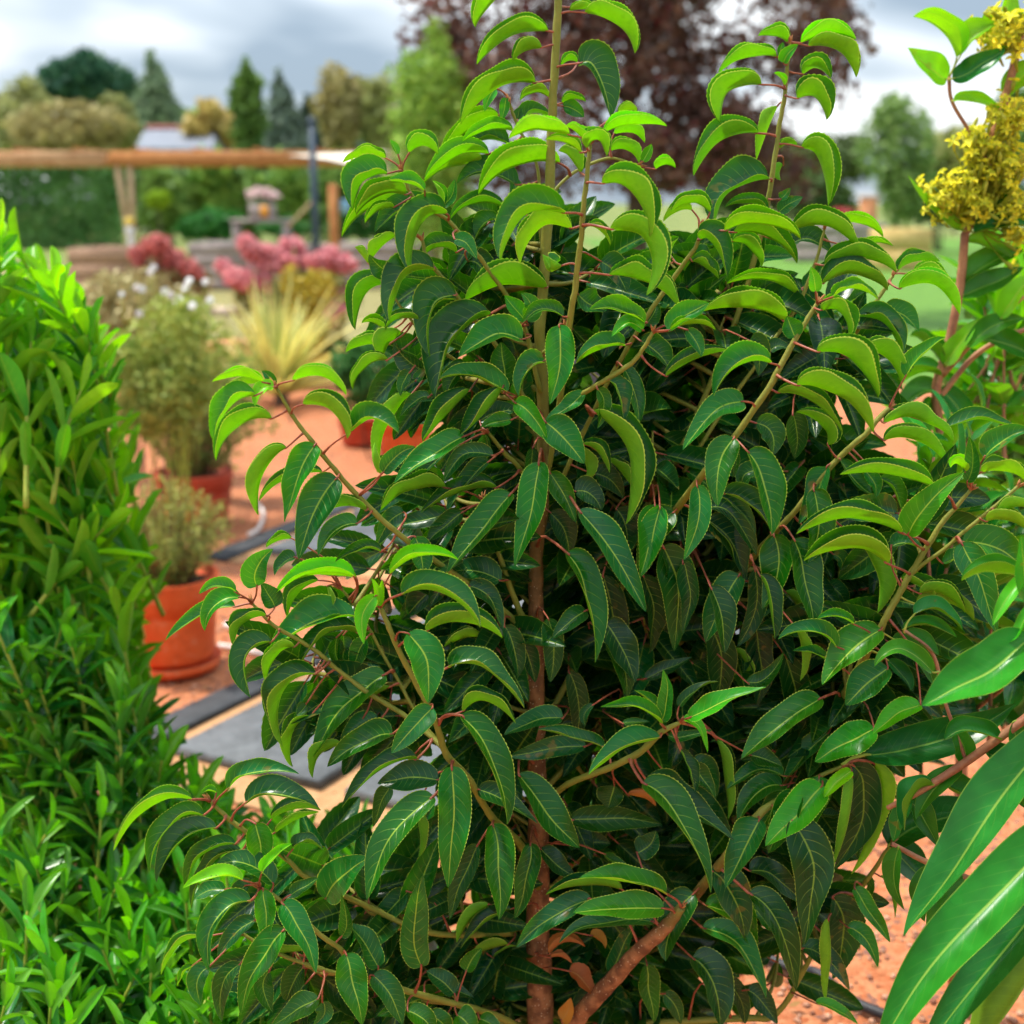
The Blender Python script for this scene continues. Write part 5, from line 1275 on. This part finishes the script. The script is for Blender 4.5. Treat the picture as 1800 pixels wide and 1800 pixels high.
# white daisies
Yw = 5.0; W1 = [(214, 517), (240, 505), (249, 508), (264, 478), (270, 470), (300, 518), (290, 512), (310, 528), (328, 500), (333, 492), (325, 508), (338, 537), (361, 495), (369, 527), (331, 561), (346, 573), (245, 551), (316, 524)]
base = np.array([P(290, 560, Yw)[0], Yw, 0.0]); t = thing('white_flower_plant', base, 'airy plant with scattered round white flowers', 'plant')
ac = Acc(); r = random.Random(2)
for k, (x, y) in enumerate(W1):
    c = P(x, y, Yw + r.uniform(-.2, .2)); v_, f_ = tube(catmull([base + [r.uniform(-.1, .1), 0, 0], (base + c) / 2 + np.array([r.uniform(-.05, .05), 0, .05]), c], 8), .0022, 5, False); ac.add(v_ - base, f_)
    fl = Acc(); rr_ = r.uniform(.012, .017); up = nrm(np.array([r.gauss(0, .3), -1, r.uniform(0, .8)]))
    for q in range(7):
        a = q * 2 * math.pi / 7; e1 = nrm(np.cross(up, [1, .1, .2])); e2 = np.cross(up, e1); d = math.cos(a) * e1 + math.sin(a) * e2; sd_ = np.cross(up, d); m0 = d * rr_ * .55
        fl.add(np.array([d * 0, m0 + sd_ * rr_ * .45 + up * .003, d * rr_ * 1.1 - up * .001, m0 - sd_ * rr_ * .45 + up * .003]), np.array([[0, 1, 2, 3]]))
    obj('flower', fl.mesh('flower', M_WHITE), t, tuple(c - base))
obj('stems', ac.mesh('stems', M_STEML), t)
C, sh = blob_points([(P(x, y, Yw), (rx * pxm(x, y, Yw), .15, ry * pxm(x, y, Yw))) for x, y, rx, ry in [(300, 580, 60, 60), (350, 620, 50, 70), (330, 560, 40, 40)]], 1100, 9, .3); V, F, S = leaf_quads(C, .016, sh, 4); obj('foliage', mesh('foliage', V - base, F, folm((0.18, 0.26, 0.03), (0.46, 0.52, 0.12)), {'shade': S}, smooth=False), t)
bush('dry_perennials', [(200, 520, 50, 40), (250, 540, 60, 60), (180, 580, 60, 60), (270, 600, 60, 50), (320, 545, 40, 40)], 6.6, (0.28, 0.24, 0.09), (0.56, 0.50, 0.24), 'dry beige brown perennials behind the white flowers', 3600, .02, 'plant', shell=.2)
bush('dry_perennials', [(230, 640, 60, 50), (300, 680, 70, 60), (250, 720, 60, 50)], 5.0, (0.15, 0.24, 0.03), (0.44, 0.50, 0.12), 'olive green perennials below the white flowers', 5200, .014, 'plant', shell=.2)
bush('leafy_plant', [(395, 680, 60, 60), (350, 660, 40, 50), (400, 740, 45, 50), (370, 810, 36, 70)], 6.0, (0.09, 0.22, 0.03), (0.34, 0.50, 0.10), 'green leafy plant between the spiky plant and the red pot', 2600, .016, 'plant', shell=.3)
# kerbs and hoses
M_KERB = simple('pale_kerb', (0.52, 0.38, 0.30), (0.66, 0.52, 0.42), 6, 0.85, 0.1); M_BRICKS = simple('terracotta_edge', (0.50, 0.20, 0.09), (0.64, 0.30, 0.15), 8, 0.85, 0.1)
for px0, px1, py, h, mat, lab in [(330, 620, 556, .1, M_KERB, 'pale stone kerb behind the spiky plant'), (320, 470, 618, .09, M_BRICKS, 'low terracotta kerb left of the spiky plant')]:
    a = G(px0, py); b2 = G(px1, py); n = 6; w = (b2[0] - a[0]) / n; t = thing('kerb', ((a[0] + b2[0]) / 2, a[1], 0), lab, 'kerb'); bm = mesh('kerb_stone', *box((0, 0, h / 2 + .01), (w - .012, .14 if mat is M_KERB else .4, h), 0, .012), mat, smooth=False)
    for k in range(n): obj('kerb_stone', bm, t, ((k + .5) * w - (b2[0] - a[0]) / 2, 0, 0))
M_HOSE = simple('white_hose', (0.66, 0.60, 0.56), (0.78, 0.74, 0.70), 10, 0.5, 0.3); M_DRIP = simple('black_hose', (0.02, 0.02, 0.024), (0.04, 0.04, 0.045), 10, 0.5, 0.3)
def hose(pts, r_, mat, label):
    W_ = [G(x, y, .012 + r_) for x, y in pts]; b0 = np.array(W_[0]); V, F = tube(catmull(W_, 40), r_, 8); obj('garden_hose', mesh('garden_hose', V - b0, F, mat), None, tuple(b0), label=label, category='hose')
hose([(395, 1098), (430, 1108), (480, 1120)], .009, M_HOSE, 'short white pipe on the gravel beside the orange pot, farther of the two')
hose([(385, 1135), (430, 1142), (490, 1158), (560, 1180)], .009, M_HOSE, 'white pipe on the gravel beside the orange pot, nearer of the two')
hose([(445, 878), (462, 900), (455, 928), (438, 940)], .008, M_HOSE, 'curved white hose on the gravel near the red pot')
hose([(1340, 1680), (1400, 1705), (1440, 1712), (1500, 1760), (1600, 1800)], .009, M_DRIP, 'black drip hose on the gravel behind the lower right leaves')

# ------------------------------------------------------------------ far right
M_STONE = simple('grey_wall_stone', (0.25, 0.23, 0.21), (0.40, 0.37, 0.34), 4, 0.85, 0.1)
t = raised_bed(1560, 1640, 402, 424, 27, 'pale yellow timber bed on the lawn at right', 2, simple('yellow_timber', (0.52, 0.34, 0.12), (0.66, 0.47, 0.2), 5, 0.8, .1))
raised_bed(1400, 1560, 392, 415, 31, 'long grey plank bed on the lawn behind the shrub', 3)
bush('red_flower_mound', [(1482, 378, 22, 10)], 29, (0.34, 0.04, 0.05), (0.62, 0.12, 0.13), 'mound of red flowers on the far grey bed', 500, .07, 'plant')
Y = 33; q = P(1526, 372, Y); t = thing('brick_pier', (q[0], Y, 0), 'terracotta coloured square pier beside the lawn', 'pier'); zt = P(1526, 348, Y)[2]; obj('pier', mesh('pier', *box((0, 0, zt / 2), (.34, .34, zt), 0, .02), M_BRICKS, smooth=False), t); obj('cap_stone', mesh('cap_stone', *box((0, 0, zt + .035), (.42, .42, .06), 0, .02), M_KERB, smooth=False), t)
r = random.Random(21)
for k, (x, w, lab) in enumerate([(1290, 80, 'dark green shrub at the far end of the lawn behind the copper beech'), (1380, 70, 'green shrub at the far end of the lawn beside the copper beech'), (1455, 60, 'shrub at the far end of the lawn above the red flowers'), (1650, 90, 'green shrub at the far end of the lawn behind the yellow timber bed'), (1760, 90, 'shrub at the far right end of the lawn')]):
    bush('garden_shrub', [(x + r.uniform(-20, 20), 345 + r.uniform(-15, 20), w * .5, r.uniform(18, 30)) for _ in range(5)], 38, (0.03, 0.08, 0.02), (0.15, 0.22, 0.06), lab, 1600, .12, group='shrubs at the far end of the lawn')
bush('garden_shrub', [(1740, 620, 70, 80), (1790, 700, 60, 70), (1700, 690, 40, 50), (1780, 540, 50, 50), (1750, 800, 70, 90), (1770, 900, 70, 90), (1775, 1000, 75, 90), (1780, 1100, 80, 90), (1790, 1200, 80, 80)], 3.4, (0.03, 0.10, 0.015), (0.16, 0.28, 0.04), 'green shrub behind the rosy stem at the right edge', 5200, .022)
bush('garden_shrub', [(830, 470, 80, 60), (900, 560, 90, 80), (1080, 520, 90, 70), (1250, 520, 100, 60)], 10.5, (0.05, 0.09, 0.02), (0.2, 0.24, 0.07), 'dull green shrub behind the upper leaves of the laurel', 2200, .045)
# ------------------------------------------------------------------ generic leafy shoots (left shrubs): shared leaf meshes
def leaf_variants(mat, prof, wr, shades, seed, fold=(8, 24), droop=(.2, .9), k=4, n=10):
    out = []; r = random.Random(seed)
    for s in shades:
        row = []
        for q in range(k):
            V, F, U = leaf3(np.zeros(3), np.array([0, 1.0, 0]), np.array([0, 0, 1.0]), 1.0, wr * r.uniform(.85, 1.12), r.uniform(*droop), math.radians(r.uniform(*fold)), math.radians(r.uniform(15, 35)), n, seed + q, False, prof, (0., .5, 1.), .03)
            row.append((mesh('leaf', V, F, mat, {'shade': s, 'rnd': r.random()}, U), (V, F, U)))
        out.append(row)
    return out
def shoots(name, label, poly, cnt, Y0, Y1, mat, prof, wr, L0, L1, seed, stemmat, lean, nleaf, slen, angle, shades=(.05, .3, .6, .95), droop=(.2, .9), cat='shrub', keepn=300, upb=.9, srad=.0034):
    r = random.Random(seed); xs = [p[0] for p in poly]; base = P(sum(xs) / len(xs), max(p[1] for p in poly), (Y0 + Y1) / 2); base[2] = 0
    t = thing(name, base, label, cat); var = leaf_variants(mat, prof, wr, shades, seed, droop=droop); items = []; st = Acc(); 
    for _ in range(cnt):
        x, y = sample_poly(poly, r); Y = (Y0 + (Y1 - Y0) * r.random() ** 1.2) * (1 - .24 * min(1, max(0, (y - 1350) / 420))); tip = P(x, y, Y); d = nrm(np.array([lean + r.gauss(0, .28), r.gauss(-.12, .25), upb])); L = r.uniform(*slen); b0 = tip - d * L; b0[0] -= lean * .03
        C = catmull([b0, (b0 + tip) / 2 + np.array([r.gauss(0, .006), r.gauss(0, .006), 0]), tip], 16); v_, f_ = tube(C, np.linspace(srad, .0018, 16), 6); st.add(v_, f_)
        n = r.randint(*nleaf)
        for q in range(n):
            s = 1 - q / n * .9; i = int(s * 15); Bp = C[i]; td = nrm(C[min(15, i + 1)] - C[max(0, i - 1)]); az = q * 2.399 + r.random() * .6; e1 = nrm(np.cross(td, [.3, .2, .1])); e2 = np.cross(td, e1); a = angle * (0.35 + .65 * min(1, q / 4)) + r.gauss(0, .12)
            od = nrm((math.cos(az) * e1 + math.sin(az) * e2) * math.sin(a) + td * math.cos(a)); up = nrm(td - od * (td @ od) + 1e-3); fresh = 1 - q / n; lv = r.random() * .55 + fresh ** 2.5 * .75
            k = min(len(shades) - 1, max(0, int(lv * len(shades) * .72))); items.append((Bp, od, up, r.uniform(L0, L1) * (.6 + .4 * min(1, (q + 1) / 4)), k, r.randrange(4), Y))
    obj('stems', st.mesh('stems', stemmat, base), t)
    items.sort(key=lambda it: it[6]); rest_ = Acc()
    for c, (Bp, od, up, L, k, q, Y) in enumerate(items):
        sd_ = np.cross(od, up); R = np.stack([sd_, od, up], 1)
        if c < keepn:
            M = Matrix([[*(R[i] * L), Bp[i] - base[i]] for i in range(3)] + [[0, 0, 0, 1]]); o = obj('leaf', var[k][q][0], t); o.matrix_basis = M
        else:
            V, F, U = var[k][q][1]; rest_.add((V * L) @ R.T + Bp, F, U, shade=shades[k], rnd=r.random())
    if rest_.n: obj('inner_leaves', rest_.mesh('inner_leaves', mat, base), t, kind='stuff')
    return t
shoots('bright_green_shrub', 'bright yellow green leafy shrub filling the upper left edge', [(-60, 405), (30, 425), (90, 500), (155, 575), (190, 680), (228, 760), (235, 900), (205, 1060), (225, 1200), (-60, 1300)], 215, 2.1, 2.7, M_LIME, (0.75, 0.55), .31, .08, .12, 31, M_STEML, .12, (11, 15), (.2, .34), .62, droop=(-.1, .6), srad=.0046)
shoots('narrow_leaved_shrub', 'low narrow-leaved green shrub in the lower left corner', [(-40, 1060), (190, 1040), (250, 1180), (320, 1330), (420, 1440), (640, 1440), (720, 1520), (700, 1840), (-40, 1840)], 340, 1.98, 2.5, M_NARROW, (0.7, 0.7), .27, .068, .1, 47, M_STEML, .04, (13, 18), (.16, .27), .75, droop=(0, .6), srad=.0042)

shoots('grey_green_shrub', 'dull green leafy shrub between the laurel and the right edge of the picture', [(1570, 760), (1640, 700), (1830, 740), (1830, 1180), (1600, 1180), (1570, 1100)], 28, 1.62, 2.0, M_BROAD, (0.6, 0.65), .36, .075, .11, 63, M_STEMR, .02, (8, 12), (.16, .26), .95, shades=(.05, .2, .35, .6))
shoots('edge_shrub', 'fresh green long-leaved shrub at the right edge below the yellow flowers', [(1720, 440), (1830, 410), (1830, 780), (1690, 740)], 16, 2.1, 2.4, M_LIME, (0.6, 0.65), .3, .1, .15, 71, M_STEMR, -.05, (6, 9), (.2, .3), 1.1, shades=(.05, .2, .4, .7), droop=(.2, 1.0))
# ------------------------------------------------------------------ broad-leaved shrub at the lower right
BROAD_ST = [[(1900, 1190, 1.33, 8), (1800, 1265, 1.33, 7.5), (1690, 1345, 1.34, 7), (1600, 1400, 1.35, 6), (1560, 1420, 1.36, 4)], [(1950, 1500, 1.25, 12), (1900, 1380, 1.24, 10), (1850, 1250, 1.22, 8), (1815, 1120, 1.22, 6), (1800, 1010, 1.24, 4)],
            [(1950, 1500, 1.25, 9), (1890, 1560, 1.22, 7), (1860, 1610, 1.22, 5)], [(1960, 2250, 1.3, 15), (1955, 1900, 1.27, 14), (1950, 1500, 1.25, 12)], [(1900, 1190, 1.33, 8), (1930, 1350, 1.3, 10), (1950, 1500, 1.25, 11)],
            [(1567, 1483, 1.40, 4), (1640, 1520, 1.39, 5), (1760, 1560, 1.33, 6), (1890, 1560, 1.24, 7)], [(1700, 1342, 1.345, 3), (1660, 1230, 1.36, 3), (1640, 1150, 1.37, 3), (1590, 1108, 1.38, 3)]]
BROADL = '''
@Z 0 0 1
1812 1120 1722 1188 1620 1240 22 .42 f 130
1520 1327 1655 1305 1785 1236 18 .08 m 74
1880 1250 1705 1480 1588 1645 l28 .3 f 112
1890 1430 1680 1650 1540 1850 l22 .36 f 100
1900 1480 1750 1690 1605 1870 l18 .2 f 92
1880 1610 1800 1730 1700 1870 l110 .4 f 110
1850 1590 1745 1690 1690 1810 l30 .04 m 60
1562 1486 1640 1440 1745 1425 30 .04 m 90
1566 1490 1602 1525 1655 1570 25 .05 m 70
1640 1182 1580 1135 1537 1172 30 .5 f 40
1568 1122 1618 1150 1642 1205 25 .25 m 50
1588 1106 1635 1096 1682 1120 50 .4 m 34
1607 1080 1652 1068 1692 1108 50 .3 m 40
1590 1112 1622 1130 1650 1152 40 .25 m 38
1611 1062 1665 1050 1712 1090 76 .4 m 48
1560 1160 1590 1190 1600 1215 30 .12 m 40
1690 1350 1640 1390 1610 1440 l20 .3 m 44
1700 1340 1690 1300 1670 1270 10 .35 m 40
1730 1320 1770 1350 1800 1420 30 .3 m 70
1740 1310 1760 1350 1740 1400 20 .25 m 50
1640 1380 1600 1390 1590 1460 l60 .3 m 50
1655 1370 1690 1400 1770 1410 50 .3 m 50
1780 1270 1800 1330 1830 1360 30 .3 m 60
1806 1010 1770 1050 1745 1100 20 .9 f 30
1812 1060 1790 1110 1770 1130 20 .8 f 26
1810 1050 1800 1000 1795 940 20 .5 f 50
1805 1015 1740 1000 1690 1020 60 .4 m 60
1810 1130 1830 1180 1800 1260 r30 .3 f 60
1600 1400 1580 1440 1570 1480 20 .3 m 36
1590 1405 1620 1430 1650 1490 30 .2 m 44
1700 1545 1660 1600 1640 1680 l25 .3 m 60
1640 1525 1620 1570 1625 1620 l25 .25 m 40
1580 1490 1570 1540 1590 1600 l25 .3 m 36
1760 1300 1700 1280 1660 1300 50 .25 m 50
1905 1390 1960 1440 2040 1560 r20 .35 f 110
1860 1260 1930 1290 2010 1390 r20 .4 f 110
1830 1150 1900 1130 1980 1190 40 .35 f 100
1900 1200 1960 1180 2040 1230 40 .3 m 100
1940 1480 2000 1520 2060 1640 r20 .3 f 100
1955 1700 1900 1760 1860 1900 l20 .3 f 110
1955 1800 2010 1850 2060 1990 r20 .3 f 110
1955 1650 2020 1660 2100 1760 r30 .3 m 110
1955 1900 1900 1960 1860 2100 l20 .25 m 110
1890 1300 1920 1240 1960 1150 15 .4 m 90
'''
bb = P(1960, 2250, 1.3); bb[2] = 0; broad = thing('broad_leaved_shrub', bb, 'shrub with very large smooth green leaves at the lower right', 'shrub')
YMAX = 9.0; TEETH = False; WSC = 0.82; NS = [tuple(v) for v in SAMP if v[0] > 1450]
for pts in BROAD_ST:
    a = np.array(pts, float); q = catmull(a, 24); W3 = np.array([P(x, y, Y) for x, y, Y, _ in q]); rad = np.array([r_ * pxm(x, y, Y) for x, y, Y, r_ in q])
    if pts[0][1] > 2000: W3[0] = bb
    obj('stem', mesh('stem', *(lambda vf: (vf[0] - bb, vf[1]))(tube(W3, rad, 9)), M_STEMR), broad)
    for i in range(24): NS.append((q[i, 0], q[i, 1], q[i, 2], *W3[i], rad[i]))
SAMP = np.array(NS); tseg = leaf_surface
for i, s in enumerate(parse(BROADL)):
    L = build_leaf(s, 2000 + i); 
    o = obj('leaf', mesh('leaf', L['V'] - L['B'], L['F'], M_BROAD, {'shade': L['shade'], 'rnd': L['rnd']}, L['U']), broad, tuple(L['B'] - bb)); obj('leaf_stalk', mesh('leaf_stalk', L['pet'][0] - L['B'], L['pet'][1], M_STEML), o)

# ------------------------------------------------------------------ yellow-flowered plant at the right edge
Yy = 2.02
YST = [[(1700, 1000, Yy, 10), (1662, 800, Yy, 9), (1645, 690, Yy, 8), (1668, 600, Yy, 7.5), (1688, 500, Yy, 7.5), (1696, 410, Yy, 7)], [(1705, 400, Yy, 6), (1722, 330, Yy, 6), (1742, 250, Yy, 7), (1768, 170, Yy, 7), (1795, 60, Yy, 6)], [(1745, 300, Yy - .02, 3), (1710, 240, Yy - .02, 3), (1674, 180, Yy - .02, 3), (1668, 135, Yy - .02, 3)], [(1655, 660, Yy, 6), (1720, 590, Yy - .03, 5), (1800, 520, Yy - .05, 4)], [(1650, 700, Yy, 5), (1720, 620, Yy, 4.5), (1810, 575, Yy, 4)], [(1696, 412, Yy, 6), (1705, 395, Yy, 7), (1706, 380, Yy, 6)]]
YL = '''
@Z 0 0 1
1664 140 1632 118 1596 84 30 .9 f 42
1674 138 1720 118 1768 84 30 .15 f 40
1682 100 1660 50 1606 28 60 .8 m 52
1690 95 1712 60 1752 40 40 .6 m 46
1676 178 1712 176 1758 190 50 .85 f 28
1694 405 1640 372 1596 308 40 .45 f 24
1712 410 1750 398 1815 396 45 .3 f 34
1700 425 1740 430 1780 455 40 .45 m 30
1694 500 1735 462 1800 440 40 .35 m 50
1690 520 1740 500 1800 470 30 .25 m 40
1760 560 1790 510 1830 490 30 .65 f 40
1660 650 1630 600 1600 590 60 .3 m 40
1655 660 1600 650 1570 700 60 .4 m 40
1650 690 1610 690 1570 740 40 .3 m 44
1660 640 1690 600 1720 560 20 .5 f 30
1700 610 1750 570 1800 560 30 .35 f 40
1720 600 1770 600 1830 640 40 .3 m 40
1770 170 1800 130 1830 120 30 .5 m 40
1790 70 1750 60 1730 20 30 .55 m 40
1795 60 1770 20 1780 -30 30 .6 m 40
1700 395 1740 370 1790 300 30 .2 m 24
1650 685 1690 720 1700 760 r30 .25 m 40
1640 700 1620 740 1640 790 r30 .3 m 36
'''
yb = P(1720, 1000, Yy); yb = np.array([yb[0] + .02, Yy, 0.0]); WSC = 1.0; yp = thing('yellow_flower_plant', yb, 'tall plant with rosy stem and crowded yellow flower heads at the right edge', 'plant'); NS = []
for k, pts in enumerate(YST):
    a = np.array(pts, float); q = catmull(a, 20); W3 = np.array([P(x, y, Y) for x, y, Y, _ in q]); rad = np.array([r_ * pxm(x, y, Y) for x, y, Y, r_ in q])
    if k == 0: W3 = np.vstack([yb, (yb + W3[0]) / 2, W3]); rad = np.concatenate([[rad[0] * 1.2, rad[0] * 1.1], rad])
    obj('stem', mesh('stem', *(lambda vf: (vf[0] - yb, vf[1]))(tube(W3, rad, 9)), M_STEMR), yp)
    for i in range(20): NS.append((q[i, 0], q[i, 1], q[i, 2], *(W3[-20:][i]), rad[-20:][i]))
SAMP = np.array(NS)
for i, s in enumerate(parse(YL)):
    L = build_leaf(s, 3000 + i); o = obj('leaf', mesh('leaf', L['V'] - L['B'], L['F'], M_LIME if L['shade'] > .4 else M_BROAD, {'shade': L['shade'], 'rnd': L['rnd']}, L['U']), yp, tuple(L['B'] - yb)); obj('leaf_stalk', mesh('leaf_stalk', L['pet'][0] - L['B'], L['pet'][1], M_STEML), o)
M_YEL = folm((0.36, 0.42, 0.02), (0.98, 0.84, 0.04), .35); M_OLV = folm((0.28, 0.32, 0.02), (0.66, 0.62, 0.08), .3)
def flowerhead(cx_, cy_, rx, ry, stem, seed, nf=70):
    """a cluster of tubular buds and four-petalled flowers fanning out from one stem"""
    g = random.Random(seed); s = pxm(cx_, cy_, Yy); b0 = P(*stem, Yy); fl = Acc(); bd = Acc()
    for k in range(nf):
        x = g.gauss(0, .45) * rx; y = g.gauss(0, .45) * ry; c = P(cx_ + x, cy_ + y, Yy + g.uniform(-.05, .04)); d = nrm(c - b0 + np.array([g.gauss(0, .02) for _ in range(3)]))
        L = g.uniform(.012, .024); v_, f_ = tube(np.array([c - d * L, c - d * L * .3, c, c + d * L * .25]), [.0014, .0026, .003, .0008], 6); bd.add(v_, f_, shade=g.random())
        if g.random() < .75:
            e1 = nrm(np.cross(d, [g.gauss(0, 1) for _ in range(3)])); e2 = np.cross(d, e1); R_ = g.uniform(.007, .012)
            for q in range(5):
                a = q * math.pi * .4; dd = math.cos(a) * e1 + math.sin(a) * e2; sd_ = np.cross(d, dd); o_ = c + d * L * .2
                fl.add(np.array([o_, o_ + dd * R_ * .5 + sd_ * R_ * .28 + d * .004, o_ + dd * R_ * .9 + sd_ * R_ * .2 + d * .003, o_ + dd * R_ * 1.1 + d * .001, o_ + dd * R_ * .9 - sd_ * R_ * .2 + d * .003, o_ + dd * R_ * .5 - sd_ * R_ * .28 + d * .004]), np.array([[0, 1, 2, 3], [0, 3, 4, 5]]), shade=g.uniform(.1, 1))
        if k % 3 == 0: v_, f_ = tube(catmull([b0, (b0 + c) / 2 + np.array([0, 0, -.004]), c - d * L], 6), .0011, 5, False); bd.add(v_, f_, shade=.3)
    o = obj('flower_head', bd.mesh('flower_head', M_OLV, yb), yp, kind='stuff'); obj('petals', fl.mesh('petals', M_YEL, yb), o, kind='stuff')
flowerhead(1690, 345, 50, 45, (1702, 395), 1, 150); flowerhead(1755, 300, 50, 80, (1720, 380), 2, 190); flowerhead(1775, 210, 35, 40, (1745, 260), 3, 70); flowerhead(1765, 55, 50, 45, (1790, 90), 4, 120); flowerhead(1720, 260, 40, 40, (1715, 340), 5, 80); flowerhead(1790, 400, 40, 50, (1720, 400), 6, 60)
